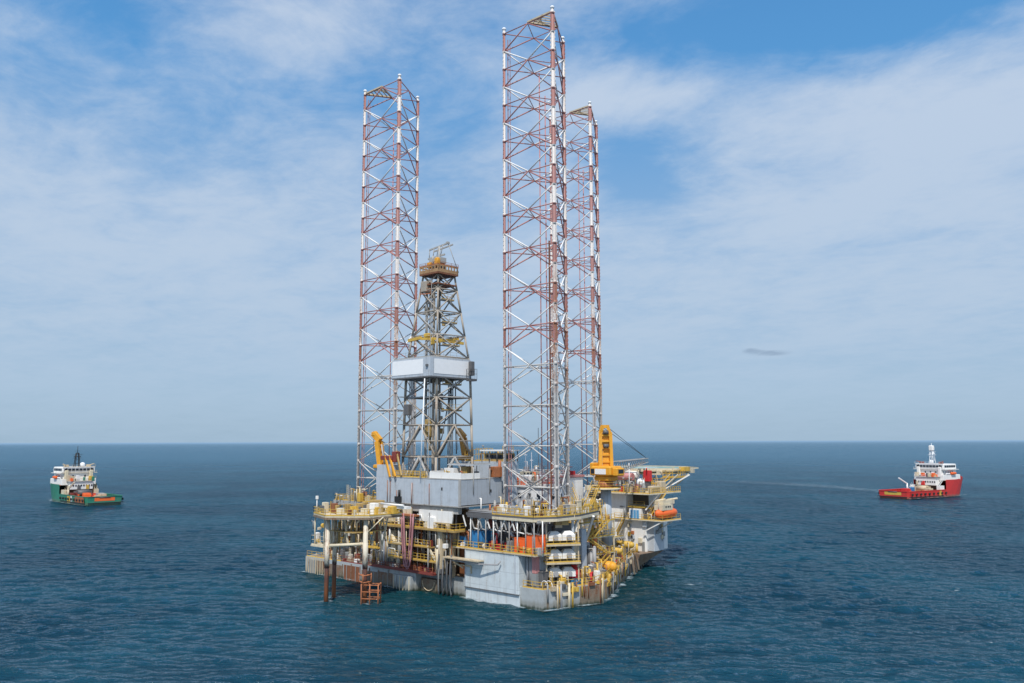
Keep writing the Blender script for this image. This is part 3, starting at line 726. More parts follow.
# monkey board with white panels
MX0, MX1, MY0, MY1 = -5.4, 5.5, -11.6, -1.2
m = MB().box(MX0, MX1, MY0, MY1, 37.5, 37.75); obj('board_floor', m, DKGREY, dk)
m = MB()
m.box(MX0, MX1, MY0, MY0+.18, 37.75, 41.1); m.box(MX1-.18, MX1, MY0+.18, MY1, 37.75, 41.1); m.box(MX0, MX0+.18, MY0+.18, MY1, 37.75, 41.1); m.box(MX0+.18, MX1-.18, MY1-.18, MY1, 37.75, 41.1)
obj('board_wall', m, BOXGREY, dk)
obj('white_panel', MB().box(MX0+.1, 3.5, MY0-.05, MY0-.003, 38.2, 40.8), CLEANW, dk)
obj('white_panel', MB().box(MX1+.003, MX1+.05, MY0+1.0, MY1-.1, 38.2, 40.8), CLEANW, dk)
obj('board_wall_box', MB().box(4.5, 5.0, MY0-.3, MY0-.01, 39.4, 39.8), DKGREY, dk)
m = MB().rail([(MX0+.2, MY0+.2, 41.1), (MX1-.2, MY0+.2, 41.1), (MX1-.2, MY1-.2, 41.1)], r=.05); m.box(MX0+1, MX1-1, MY0+2, MY0+2.4, 41.3, 41.6); obj('railing', m, GALV, dk)
m = MB().box(MX1, MX1+1.3, MY1-1.2, MY1+.4, 37.2, 37.4); m.rail([(MX1+.1, MY1-1.2, 37.4), (MX1+1.3, MY1-1.2, 37.4), (MX1+1.3, MY1+.4, 37.4)], r=.07, step=.5, h=2.0); m.bevbox(MX1+.3, MX1+1.1, MY1-.9, MY1, 38.2, 40.8, .05); obj('side_basket', m, DKGREY, dk)
# stabbing board
m = MB().beam((-4.2, -8.6, 44.9), (-.2, -8.9, 45.1), .4, .55); m.beam((-.2, -8.9, 44.9), (4.0, -8.7, 44.6), .3, .45); m.beam((3.9, -8.4, 44.5), (3.9, -1.6, 44.3), .3, .5); m.bevbox(.6, 2.0, -9.0, -8.0, 45.1, 45.8, .1); m.bevbox(2.6, 3.4, -9.2, -8.6, 43.6, 44.8, .1); m.beam((-4, -3, 45), (4, -3, 45), .3, .4)
obj('yellow_gantry', m, YEL, dk)
shift(1.0, -.4, -.9, 1.045)
# crown
m = MB().box(-2.6, 2.7, -9.0, -3.6, 56.9, 57.2); m.box(-2.4, 2.5, -8.8, -3.8, 55.0, 55.2); obj('crown_floor', m, MC['crown_brown'] if 'crown_brown' in MC else RUST, dk)
m = MB()
for z0, z1 in ((57.2, 57.8), (58.3, 58.5)):
    m.box(-2.6, 2.7, -9.02, -8.94, z0, z1); m.box(2.64, 2.72, -8.94, -3.6, z0, z1); m.box(-2.6, -2.52, -8.94, -3.6, z0, z1)
for i in range(7):
    m.box(-2.6+i*.86, -2.3+i*.86, -9.0, -8.95, 57.8, 58.3); m.box(2.65, 2.71, -8.6+i*.76, -8.3+i*.76, 57.8, 58.3)
obj('crown_wall', m, paint('crown_brown', (.42, .25, .12), .5, .6), dk)
m = MB().rail([(-2.6, -9, 58.5), (2.7, -9, 58.5), (2.7, -3.6, 58.5)], r=.06, h=.6); m.rail([(-2.5, -8.9, 53.4), (.5, -8.9, 53.2)], r=.08); obj('crown_rail', m, RUSTO, dk)
m = MB().bevbox(-2.3, -.6, -9.0, -7.6, 53.8, 55.8, .1); obj('crown_box', m, DTAN, dk)
m = MB().tube((-.3, -6.6, 58.6), (.8, -6.6, 58.6), 1.3, n=16); obj('crown_sheave', m, DKGREY, dk)
m = MB().bevbox(.6, 1.7, -8.2, -7.3, 58.4, 60.1, .2); m.bevbox(-1.2, -.2, -8.5, -7.6, 58.2, 59.4, .2); obj('crown_winch', m, YEL2, dk)
# gin pole frame on top
m = MB()
m.beam((-2.6, -6.4, 62.3), (2.6, -6.2, 62.9), .22, .28); m.beam((-3.0, -6.4, 60.6), (1.6, -6.2, 60.9), .25, .3); m.beam((-2.6, -5.2, 62.2), (2.6, -5.0, 62.8), .2, .25)
for f in (0, .25, .5, .75): m.tube((-2.6+5.2*f, -6.4, 62.3+.6*f), (-2.8+4.4*f, -6.3, 60.6+.3*f), .08)
m.tube((-1.5, -6.5, 58), (-1.5, -6.5, 61), .16); m.tube((.2, -6.5, 58), (.4, -6.5, 62.5), .2); m.box(-1.8, 1.4, -7.2, -5.6, 59.3, 60.3)
m.tube((2.6, -6.3, 62.9), (3.2, -4.0, 57.5), .07); m.box(2.3, 2.8, -6.6, -6.0, 62.7, 63.1)
obj('gin_pole', m, GALV, dk)
shift(.4, -1.5, -.9, 1.045)
# racked pipe, guide rails, travelling block
for gx, gy in ((-2.8, -9.4), (-2.0, -4.2), (2.2, -4.0)):
    m = MB()
    for i in range(7): m.tube((gx+(i % 4)*.42, gy+(i//4)*.36, 17.2), (gx+(i % 4)*.42+.1, gy+(i//4)*.36, 39.2-random.uniform(0, .6)), .1, n=6)
    obj('racked_drill_pipe', m, MGREY if gx < -2.5 else GREY, dk)
for x in (-1.0, 1.1):
    obj('guide_rail', MB().box(x-.16, x+.16, -7.0, -6.6, 17.2, 55), GALV if x < 0 else DTAN, dk)
obj('travelling_block', MB().bevbox(-.7, .8, -7.5, -5.9, 27, 30.4, .25).tube((.05, -6.7, 24.6), (.05, -6.7, 27), .3), OCHRE, dk)
m = MB()
for dx in (-.35, -.1, .15, .4): m.tube((dx, -6.7, 30.4), (dx, -6.7, 57), .04, n=4)
obj('drill_line', m, DKGREY, dk)
for a, b in (((2.8, -3, 39), (4.2, -10.2, 20)), ((4.2, -4, 37), (2.5, -2, 24)), ((-4.2, -9, 24), (-1.5, -9.5, 34))):
    obj('hose', MB().path([a, ((a[0]+b[0])/2, (a[1]+b[1])/2, (a[2]+b[2])/2-2), b], .11), DKGREY, dk)
m = MB().tube((4.3, -10.9, 17), (4.6, -10.6, 55), .07, n=5)
for z in range(18, 54, 1): m.tube((4.1, -11.0, z), (4.6, -10.8, z), .04, n=4)
obj('ladder', m, GALV, dk)
for z in (23.6, 29.3, 34.3):
    m = MB().box(-4.6, -3.6, -10.9, -2, z, z+.12); m.box(2.6, 4.5, -4.6, -2.0, z, z+.12); obj('landing', m, GREY, dk)
for k in range(len(lv)-1):
    z, h = lv[k]; m = MB()
    for a, b in (((-h, 0), (h, 0)), ((0, -h), (0, h)), ((-h, -h*.5), (h*.5, h)), ((-h*.5, -h), (h, h*.5))): m.tube((DC[0]+a[0], DC[1]+a[1], z+.1), (DC[0]+b[0], DC[1]+b[1], z+.1), .07, n=5)
    obj('girt', m, DTAN, dk)
    zz = (z+lv[k+1][0])/2
    if 1 < k < 8: obj('landing', MB().box(DC[0]+h-1.6, DC[0]+h-.3, DC[1]-h*.6, DC[1]+h*.5, zz, zz+.1), GREY, dk); obj('landing_rail', MB().rail([(DC[0]+h-.3, DC[1]-h*.6, zz+.1), (DC[0]+h-.3, DC[1]+h*.5, zz+.1)], r=.06), OCHRE, dk)
for i in range(30):
    z = random.uniform(18, 54); q = random.uniform(.3, .8); x = random.uniform(-2.2, 2.6); y = DC[1]+random.uniform(-3, 2.2)*(1 if z < 42 else .5)
    obj('derrick_fitting', MB().bevbox(x-q/2, x+q/2, y-q/2, y+q/2, z, z+q*1.6, .05), random.choice([GREY, GALV, DTAN, OCHRE, DKGREY]), dk)
obj('equipment_box', MB().bevbox(-3.6, -2.2, -10.2, -9.2, 31, 33, .1), DKGREY, dk)

# ------------------------------------------------------------------ small deck cranes
def knuckle_crane(x, y, z0, z1, zt, lean, mat, label):
    t = thing('deck_crane', label, 'crane', (x, y, z0), 'small knuckle boom cranes either side of the derrick')
    obj('pedestal', MB().tube((x, y, z0), (x, y, z1), .8, n=14), LGREY, t)
    obj('turntable', MB().bevbox(x-1.1, x+1.1, y-1.1, y+1.1, z1, z1+.7, .12), mat, t)
    a = Vector((x+.2, y, z1+.7)); b = Vector((x-.5*lean, y-.2, zt-1.6))
    m = MB().beam(a+Vector((0, -.45, 0)), b+Vector((0, -.45, 0)), .5, .9).beam(a+Vector((0, .45, 0)), b+Vector((0, .45, 0)), .5, .9)
    for f in (.1, .35, .6, .85): p = a.lerp(b, f); m.beam(p-Vector((0, .5, 0)), p+Vector((0, .5, 0)), .8, .25)
    o = obj('boom', m, mat, t)
    m = MB().beam(b+Vector((.4, 0, .1)), b+Vector((-1.3*lean, -.2, 1.6)), .9, 1.1); m.bevbox(b.x-1.1*lean-.5, b.x-1.1*lean+.5, b.y-.7, b.y+.4, b.z+1.0, b.z+1.9, .15); obj('knuckle', m, mat, t)
    obj('cylinder', MB().tube((x+1.2, y, z1+.6), (b.x+.9, b.y, b.z-.6), .18), GALV, t)
    obj('hook_line', MB().tube((b.x-1.3*lean, b.y-.2, b.z+1.2), (b.x-1.3*lean, b.y-.2, b.z-2.5), .05, n=5), BLACK, t)
shift(1.2, -2.2, .2)
knuckle_crane(-11.6, -9.0, 11, 21.2, 28.0, 1, YEL2, 'bright yellow folded crane at the left end of the drill floor')
shift(0, 0, .3)
knuckle_crane(-3.6, 5.2, 12, 22.4, 28.6, 1, paint('worn_crane_orange', (.62, .30, .06), .3, .5), 'worn ochre folded crane behind the right side of the derrick')

# ------------------------------------------------------------------ big crane
shift(.7, 0, 0)
PX, PY = 23.4, 15.6
cr = thing('pedestal_crane', 'large orange yellow crane on a tall grey pedestal at the starboard side', 'crane', (PX, PY, DZ))
obj('pedestal', MB().tube((PX, PY, 6.8), (PX, PY, 17.4), 1.0, n=24), LGREY, cr)
obj('pedestal_base', MB().tube((PX, PY, DZ), (PX, PY, 6.8), .75, n=20), PINK, cr)
m = MB().tube((PX, PY, 17.4), (PX, PY, 17.7), 2.9, n=20); obj('walkway', m, CREAM, cr)
m = MB().rail([(PX+2.8*math.cos(t*PI/6), PY+2.8*math.sin(t*PI/6), 17.7) for t in range(13)], r=.07, step=1); obj('railing', m, YEL, cr)
obj('slew_ring', MB().tube((PX, PY, 17.7), (PX, PY, 18.9), 1.5, n=20), RUSTO, cr)
m = MB().bevbox(PX-2.2, PX+2.5, PY-2.0, PY+2.0, 20.0, 21.8, .25); m.bevbox(PX-1.7, PX+1.8, PY-1.5, PY+1.6, 19.0, 20.0, .2); m.bevbox(PX+2.5, PX+3.7, PY-1.4, PY+1.0, 20.0, 21.5, .15); m.bevbox(PX-3.1, PX-2.2, PY-1, PY+1, 20, 22.4, .15)
obj('machinery_house', m, YEL2, cr)
obj('name_board', MB().box(PX-1.0, PX+1.5, PY-2.1, PY-2.0, 20.3, 21.3), CLEANW, cr)
m = MB().box(PX-2.0, PX-1.2, PY-2.06, PY-2.0, 20.4, 21.3); m.box(PX+3.7, PX+3.74, PY-1, PY+.6, 20.5, 21.2); obj('cab_window', m, WINDOW, cr)
m = MB()   # gantry: two ladder sided uprights bent together at the head, facing the stern quarter
fa = R(-43)
def G(a, b, z):   # a along facing side, b depth
    return Vector((PX+a*math.cos(R(47))+b*math.sin(R(47))*1.0, PY+a*math.sin(R(47))-b*math.cos(R(47)), z))
for s in (-1, 1):
    m.beam(G(1.02*s, .6, 21.8), G(.95*s, .2, 28.2), .62, .6); m.beam(G(.95*s, .2, 28.0), G(.45*s, 0, 29.5), .6, .55)
    m.beam(G(1.0*s, -1.6, 21.8), G(.9*s, -.4, 28.2), .3, .3)
for z in (22.6, 23.9, 25.2, 26.5, 27.6): m.beam(G(-1.0, .4, z), G(1.0, .4, z), .35, .3)
m.beam(G(-.8, 0, 29.3), G(.8, 0, 29.3), .6, .6)
m.beam(G(0, .3, 21.8), G(0, .1, 28.0), 1.2, .12)
obj('gantry', m, YEL2, cr)
for z in (25.6, 28.2): obj('gantry_sheave', MB().tube(G(-.5, .7, z), G(.5, .7, z), .4, n=12), DKGREY, cr)
m = MB(); bt = Vector((12.5, 46.0, 22.2)); b0 = Vector((PX+.5, PY+2.4, 21.6)); dr = (bt-b0).normalized(); sd = Vector((-dr.y, dr.x, 0)).normalized()
def BQ(f, i):
    w = .95*(1-.55*f); p = b0.lerp(bt, f); return p+sd*w*(1 if i in (0, 3) else -1)+Vector((0, 0, w*(1 if i < 2 else -1)))
for i in range(4): m.tube(BQ(0, i), BQ(1, i), .11, n=5)
for k in range(14):
    for i in range(4): m.tube(BQ(k/14, i), BQ((k+1)/14, (i+1) % 4), .06, n=4)
obj('boom', m, GALV, cr)
m = MB()
for s in (-.5, .5): m.tube(G(s, 0, 29.2), bt+Vector((0, 0, .5)), .05, n=4)
obj('boom_cable', m, BLACK, cr)

shift(0, 2, .1)
# ------------------------------------------------------------------ accommodation block, life boat, helideck
ac = thing('accommodation_block', 'white accommodation block with yellow walkways under the helideck', 'accommodation block', (14, 38, DZ))
obj('wall', MB().bevbox(9.2, 19.3, 34, 42.5, DZ, 9.75, .1), WHITE, ac)
obj('wall', MB().bevbox(9.6, 17.6, 36.2, 44, 9.98, 15.2, .1), WHITE, ac)
obj('wall', MB().box(-8, 9.2, 44, 52, DZ, 15.2), WHITE, ac)
m = MB().box(9.0, 24.2, 33.0, 40.2, 9.77, 9.98); obj('walkway', m, CREAM, ac)
m = MB().rail([(12.0, 33.1, 9.98), (24.1, 33.1, 9.98)], r=.07); m.rail([(24.1, 33.1, 9.98), (24.1, 40.1, 9.98)], r=.06); obj('railing', m, YEL, ac)
m = MB().box(8.6, 22.0, 31.6, 44, 15.25, 15.5); obj('roof_deck', m, CREAM, ac)
obj('railing', MB().rail([(8.7, 31.8, 15.5), (21.9, 31.8, 15.5), (21.9, 43.9, 15.5)], r=.08, step=.8), YEL, ac)
m = MB().box(16.2, 21.0, 33.4, 33.6, 12.3, 12.5); m.rail([(15.6, 33.2, 12.6), (19.6, 33.2, 12.6)], r=.06); m.box(15.4, 19.8, 33.1, 36, 12.45, 12.6); obj('walkway', m, YEL, ac)
# slanting white shield and vertical duct
m = MB().add([(10.4, 33.3, 5), (14.6, 33.3, 9.9), (14.9, 33.5, 15.2), (10.4, 33.5, 15.2), (10.4, 36, 5), (14.6, 36, 9.9), (14.9, 36.1, 15.2), (10.4, 36.1, 15.2)],
    [(0, 1, 2, 3), (7, 6, 5, 4), (0, 4, 5, 1), (1, 5, 6, 2), (2, 6, 7, 3), (3, 7, 4, 0)]); obj('slanted_shield', m, WHITE, ac)
m = MB().box(15.0, 18.8, 35.9, 36.19, 12.8, 15.0); obj('opening_shade_panel', m, DARK, ac)  # dark panel stands in for the shade inside the opening
for i in range(3): obj('window', MB().box(16.2+i*.75, 16.8+i*.75, 33.0, 33.06, 10.15, 11.9), BLUEWIN, ac)
obj('window_panel', MB().box(15.8, 18.9, 33.08, 36.1, 10.05, 12.2), WHITE, ac)
for i in range(3): obj('window', MB().box(19.31, 19.36, 35+i*1.8, 35.6+i*1.8, 6.8, 7.5), WINDOW, ac)
obj('door', MB().box(18.3, 19.0, 33.93, 33.99, 3.3, 5.3), GREY, ac)
obj('lower_side_house', MB().bevbox(19.32, 21.0, 34.6, 38.4, 3.4, 9.75, .08), LGREY, ac)
m = MB().bevbox(20.6, 21.8, 33.0, 36.0, 15.52, 17.0, .1); m.bevbox(19.8, 21.4, 37.0, 39.0, 15.52, 17.8, .1); obj('roof_locker', m, BEIGE, ac)
for x, y, h in ((15.5, 33.8, 1.8), (17.6, 34.2, 2.4), (18.9, 33.4, 1.2), (12.6, 33.2, 1.4)):
    obj('vent', MB().bevbox(x-.6, x+.6, y-.4, y+.6, 15.5, 15.5+h, .1), (DKGREY, PINK, GREY, BEIGE)[int(x) % 4], ac)
obj('mast', MB().tube((14.0, 36, 15.5), (14.0, 36, 21.6), .1, n=6).beam((13.4, 36, 20), (14.6, 36, 20), .1, .1), CLEANW, ac)
obj('satellite_dish', MB().sphere((17.8, 34.6, 17.6), .95, .9), CLEANW, ac)
for a, b in (((19.6, 37, 7), (24.0, 37, 9.7)), ((19.3, 33.3, 7.5), (23.8, 33.3, 9.7)), ((18.2, 42, 15.5), (22.5, 47, 19)), ((20, 33, 12), (21.8, 35.5, 15.3))):
    obj('brace', MB().beam(a, b, .22, .22), WHITE, ac)
obj('stair', MB().stair((11, 32.8, 4), (14.5, 32.8, 9.8)), YEL, ac); obj('stair', MB().stair((19.9, 33.6, 10), (21.9, 37.5, 15.3)), YEL, ac)

def lifeboat(x, y, z, L, ang, label):
    t = thing('lifeboat', label, 'lifeboat', (x, y, z), 'orange lifeboats')
    ns, nr = 14, 12; vs = []
    for i in range(ns+1):
        f = -1+2*i/ns; w = max(.05, (1-abs(f)**2.6))**.6
        for k in range(nr):
            a = 2*PI*k/nr; yy = math.cos(a)*1.35*w; zz = math.sin(a)*(1.15 if math.sin(a) < 0 else 1.0)*(.35+.65*w)
            p = Vector((f*L/2, yy, zz+1.4)); p = Matrix.Rotation(ang, 3, 'Z') @ p; vs.append((x+p.x, y+p.y, z+p.z))
    fs = [(i*nr+k, i*nr+(k+1) % nr, (i+1)*nr+(k+1) % nr, (i+1)*nr+k) for i in range(ns) for k in range(nr)]
    fs += [tuple(range(nr-1, -1, -1)), tuple(ns*nr+k for k in range(nr))]
    obj('hull', MB().add(vs, fs, True), ORANGE, t)
    q = Matrix.Rotation(ang, 3, 'Z')
    def T(a, b, c): p = q @ Vector((a, b, c)); return (x+p.x, y+p.y, z+p.z)
    obj('coaming', MB().rbox(T(-.9, 0, 2.6), (3.6, 2.2, 1.1), ang), CREAM, t)
    m = MB()
    for a in (-1, -.2, .5):
        m.rbox(T(a-.6, -1.12, 2.75), (.4, .06, .35), ang); m.rbox(T(a-.6, 1.12, 2.75), (.4, .06, .35), ang)
    obj('porthole', m, WINDOW, t)
    obj('keel', MB().rbox(T(0, 0, .2), (L*.7, .12, .35), ang), DKGREY, t)
    for a in (-L*.36, L*.36):
        obj('davit_hook', MB().tube(T(a, 0, 2.1), T(a, 0, 3.6), .1), GALV, t)
lifeboat(22.9, 36.4, 10.0, 7.4, R(88), 'orange enclosed lifeboat on the walkway beside the white accommodation block')
dv = thing('lifeboat_davit', 'cream davit frame with panels over the orange lifeboat', 'davit', (22, 36, 9.98))
obj('arm', MB().path([(20.4, 34.4, 10), (20.6, 34.4, 13.8), (23.4, 35.5, 14.3)], .2), CREAM, dv)
obj('arm', MB().path([(20.4, 39.2, 10), (20.6, 39.2, 13.8), (24.0, 39.2, 14.3)], .2), CREAM, dv)
obj('cover_panel', MB().box(20.6, 23.4, 34.6, 39, 13.2, 14.0), CREAM, dv)
obj('winch', MB().tube((20.3, 35.3, 11.2), (20.3, 36.4, 11.2), .6, n=12), RED, dv)

shift(.4, 1.5, .8)
hd = thing('helideck', 'flat octagonal helideck on trusses above the accommodation block', 'helideck', (11, 50, 15.5))
HC = (8.6, 51.0); HR = 10.6
oc = [(HC[0]+HR*math.cos(R(22.5+45*i)), HC[1]+HR*math.sin(R(22.5+45*i))) for i in range(8)]
obj('landing_deck', MB().prism(oc, 19.1, 19.5), DECKGRN, hd)
oc2 = [(HC[0]+(HR+1.3)*math.cos(R(22.5+45*i)), HC[1]+(HR+1.3)*math.sin(R(22.5+45*i))) for i in range(8)]
m = MB()
for i in range(8):
    a, b = oc[i], oc[(i+1) % 8]; c, d = oc2[i], oc2[(i+1) % 8]
    m.beam((*c, 19.5), (*d, 19.5), .12, .3); m.beam((*a, 19.2), (*b, 19.2), .2, .5)
    for f in (0, .25, .5, .75): m.beam((a[0]+(b[0]-a[0])*f, a[1]+(b[1]-a[1])*f, 19.2), (c[0]+(d[0]-c[0])*f, c[1]+(d[1]-c[1])*f, 19.5), .08, .12)
obj('safety_net_frame', m, CREAM, hd)
# painted circle and H, real thin plates on the deck
m = MB(); n = 48
for i in range(n):
    t0, t1 = 2*PI*i/n, 2*PI*(i+1)/n
    m.add([(HC[0]+r*math.cos(t), HC[1]+r*math.sin(t), 19.505) for r, t in ((6, t0), (6.5, t0), (6.5, t1), (6, t1))], [(0, 1, 2, 3)])
obj('landing_circle', m, YEL, hd)
m = MB()
for x0, x1, y0, y1 in ((-1.8, -1.0, -2.4, 2.4), (1.0, 1.8, -2.4, 2.4), (-1.0, 1.0, -.4, .4)):
    m.add([(HC[0]+x0, HC[1]+y0, 19.508), (HC[0]+x1, HC[1]+y0, 19.508), (HC[0]+x1, HC[1]+y1, 19.508), (HC[0]+x0, HC[1]+y1, 19.508)], [(0, 1, 2, 3)])
obj('landing_letter', m, CLEANW, hd)
m = MB()
for x in (3, 8, 13, 16.5):
    m.beam((x, 43, 18.6), (x, 59, 18.6), .25, .7)
    m.beam((x, 44, 15.4), (x, 49, 18.4), .2, .2); m.beam((x, 44, 15.4), (x, 42.5, 18.4), .2, .2)
for y in (43, 47, 51, 55): m.beam((1, y, 18.4), (17.5, y, 18.4), .2, .3)
for y in (43.5, 48): m.beam((16, y, 14), (21.5, y, 18.4), .25, .25); m.beam((16, y, 15.2), (19.5, y, 18.4), .15, .15)
obj('support_truss', m, CREAM, hd)
m = MB().box(17.0, 20.4, 44.6, 48.4, 17.6, 17.8); m.rail([(17.0, 44.6, 17.8), (20.4, 44.6, 17.8), (20.4, 48.4, 17.8)], r=.09, step=.8, h=1.4)
m.box(14.8, 17.4, 42.4, 45.0, 16.2, 16.4); m.rail([(14.8, 42.4, 16.4), (17.4, 42.4, 16.4), (17.4, 45, 16.4)], r=.09, step=.8); m.stair((17.0, 43.6, 16.4), (18.8, 45.6, 17.8)); m.box(19.2, 20.6, 47.8, 50.2, 19.0, 19.9)
obj('access_platform', m, YEL, hd)
shift(0, 2, .1)
fm = thing('fire_monitor', 'dark red fire monitor cabinet at the near edge of the helideck', 'fire monitor', (15.4, 42, 17.0))
obj('cabinet', MB().bevbox(15.3, 16.9, 39.4, 40.6, 17.6, 20.0, .1), RED, fm); obj('stand', MB().box(15.6, 16.6, 39.6, 40.4, 15.5, 17.6), DKGREY, fm); obj('nozzle', MB().tube((16.1, 39.6, 20), (16.8, 38.6, 20.5), .14), RED, fm)
fm2 = thing('rooftop_tank', 'pale pink and white tanks on the roof left of the red fire monitor', 'tank', (11.5, 38, 15.5))
obj('tank', MB().tube((8.6, 38.2, 18.6), (13.4, 38.2, 18.6), .8, n=14), PINK, fm2); obj('tank', MB().tube((10, 40.5, 18.9), (13.2, 40.5, 18.9), .8, n=14), WHITE, fm2)
m = MB()
for x in (9.3, 12.7): m.box(x-.2, x+.2, 37.6, 41, 15.5, 18.0)
obj('saddle', m, GREY, fm2)

# ------------------------------------------------------------------ deckhouses behind the near leg
shift(0, 0, .6)
dh = thing('deck_house', 'white deck house with square windows seen behind the nearest leg', 'deck house', (7, 14, DZ))
obj('wall', MB().bevbox(1.2, 13.0, 11.8, 18, 7.5, 16.7, .1), CLEANW, dh)
for x, z in ((2.6, 14.6), (4.9, 14.6), (7.6, 14.6), (10.0, 14.6), (6.2, 12.2), (9.4, 12.2), (11.6, 12.2)):
    obj('window', MB().box(x, x+.9, 11.72, 11.78, z, z+1.0), WINDOW, dh)
for y in (12.8, 15): obj('window', MB().box(13.02, 13.08, y, y+.9, 14.6, 15.6), WINDOW, dh)
obj('canopy', MB().box(1.0, 13.3, 11.5, 18.3, 16.72, 16.95), WHITE, dh)
obj('railing', MB().rail([(1.1, 11.6, 16.95), (13.2, 11.6, 16.95), (13.2, 18.2, 16.95)], r=.07), WHITE, dh)
obj('upper_cabin', MB().bevbox(3.0, 8.0, 13.5, 17.5, 16.95, 19.0, .1), WHITE, dh); obj('upper_cabin', MB().bevbox(9.4, 12.4, 13, 17, 16.95, 18.4, .1), PINK, dh)
obj('support_leg', MB().box(1.5, 2.0, 12, 12.5, DZ, 7.5).box(1.5, 2.0, 12.5, 17.3, 6.9, 7.4).box(1.5, 2, 17.3, 17.8, DZ, 7.4), GREY, dh); obj('support_leg', MB().box(12.2, 12.7, 12, 12.5, DZ, 7.5), GREY, dh)
obj('boat_cradle', MB().box(-1.6, 4.8, 18.3, 22.6, 16.1, 16.35).box(-1.2, -.9, 22.0, 22.3, DZ, 16.1).box(4.2, 4.5, 22.0, 22.3, DZ, 16.1), GALV, dh)
dh2 = thing('bridge_house', 'pink roofed white wheelhouse rising behind the white deck house', 'deck house', (-4, 31, 3.2))
obj('wall', MB().bevbox(-13, 3.6, 29, 35, DZ, 18.0, .1), WHITE, dh2)
obj('roof', MB().box(-13.3, 3.9, 28.7, 35.2, 18.05, 18.5), PINK, dh2)
obj('window_band', MB().box(-12.5, 3.2, 28.92, 28.98, 16.3, 17.2), WINDOW, dh2)
m = MB().rail([(-13.2, 28.8, 18.5), (3.8, 28.8, 18.5)], r=.06); obj('railing', m, WHITE, dh2)
for x, h, r_ in ((-10, 7, .06), (-8.2, 5, .08), (-6.1, 10.5, .07), (-5.2, 9, .05), (-1.5, 4.5, .09), (1.2, 5.5, .05)):
    obj('antenna', MB().tube((x, 31, 18.5), (x, 31, 18.5+h), r_, n=5).box(x-.4, x+.4, 30.9, 31.1, 18.5+h*.6, 18.7+h*.6), DKGREY if h > 8 else CLEANW, dh2)
lifeboat(1.6, 20.4, 16.4, 6.5, R(20), 'orange lifeboat stowed on the roof behind the nearest leg')
locker('rooftop_locker', 'red roofed equipment box on the white deck house roof', 1.6, 4.0, 12.2, 13.2, 16.4, 17.9, RUSTO)
locker('rooftop_locker', 'white winch cabinet between the near leg and the far jacking tower', 6.4, 8.6, 22, 24.5, 7.92, 10.8, WHITE)
sh = thing('store_house', 'grey store house amidships between the legs', 'deck house', (7, 16, DZ))
obj('wall', MB().bevbox(5.4, 15.2, 13.5, 30, DZ, 7.7, .1), LGREY, sh); obj('roof', MB().box(5.2, 15.4, 13.3, 30.2, 7.72, 7.9), GREY, sh)
m = MB().rail([(15.3, 13.4, 7.9), (15.3, 30, 7.9)], r=.07); m.rail([(5.3, 13.4, 7.9), (15.3, 13.4, 7.9)], r=.07); obj('railing', m, YEL, sh)
for i in range(4): obj('door', MB().box(15.2, 15.26, 15.5+i*3.6, 16.5+i*3.6, DZ, 5.3), DKGREY, sh)
for i in range(1):
    z = 6.4+i*2.3; m = MB().box(15.3, 18.6, 14, 29, z, z+.18); obj('side_walkway', m, CREAM, sh)
    m = MB().rail([(18.5, 14, z+.18), (18.5, 29, z+.18)], r=.06); obj('railing', m, YEL, sh)
    for j in range(5): obj('side_drum', MB().tube((16.9, 16+j*2.7, z+.2), (16.9, 16+j*2.7, z+1.5), .7, n=10), (WHITE, CREAM, GREY)[(i+j) % 3], sh)
shift(-.5, -1, 0)
for i in range(60):
    x = random.uniform(8, 22); y = random.uniform(13.5, 30); z = 7.92 if x < 15.2 else random.choice([DZ+.04, 6.6]); q = random.uniform(.4, 1.5)
    if x >= 15.2: x = random.uniform(15.4, 18.0)
    obj('roof_fitting', MB().bevbox(x-q/2, x+q/2, y-q/2, y+q/2, z, z+q*random.uniform(.8, 1.6), .06), random.choice([WHITE, WHITE, CREAM, GREY, OCHRE, DKGREY, RUSTO, YEL]), sh)
def clutter(host, n, place, seed, tone=None):
    """scatter small real fittings (cabinets, bottles, pipe stubs, ladders, lamp posts) on given decks"""
    rg = random.Random(seed); tone = tone or [WHITE, WHITE, CREAM, CREAM, BEIGE, YEL, YEL, GREY, GALV, OCHRE, DKGREY, RUSTO, RUST]
    for i in range(n):
        x, y, z = place(rg); q = rg.uniform(.25, .95); mm = rg.choice(tone); k = rg.random()
        if k < .34: obj('cabinet', MB().bevbox(x-q/2, x+q/2, y-q/2, y+q/2, z, z+q*rg.uniform(.9, 2.2), .04), mm, host)
        elif k < .5: obj('gas_bottle', MB().tube((x, y, z), (x, y, z+q*2), q*.3, n=8).sphere((x, y, z+q*2), q*.3, 1, 8, 5), mm, host)
        elif k < .72: obj('pipe_stub', MB().path([(x, y, z), (x, y, z+q*3), (x+rg.uniform(-1.5, 1.5), y, z+q*3)], .05+q*.12), mm, host)
        elif k < .85:
            m = MB(); h = rg.uniform(2, 3.2)
            for e in (-.25, .25): m.tube((x+e, y, z), (x+e, y, z+h), .06, n=4)
            for j in range(int(h/.4)): m.tube((x-.25, y, z+.3+j*.4), (x+.25, y, z+.3+j*.4), .04, n=4)
            obj('ladder', m, rg.choice([YEL, CREAM, GALV]), host)
        elif k < .93: obj('lamp_post', MB().tube((x, y, z), (x, y, z+3), .05, n=5).bevbox(x-.2, x+.2, y-.3, y, z+2.8, z+3.1, .04), GALV, host)
        else: obj('reel', MB().tube((x-q*.4, y, z+q*.7), (x+q*.4, y, z+q*.7), q*.65, n=12), mm, host)
shift()
def midship(rg):
    y = rg.uniform(-1, 34); xe = 33-(y*.52 if y > 2 else 0); return (rg.uniform(max(15.6, xe-9), xe-.8), y, DZ+.04)
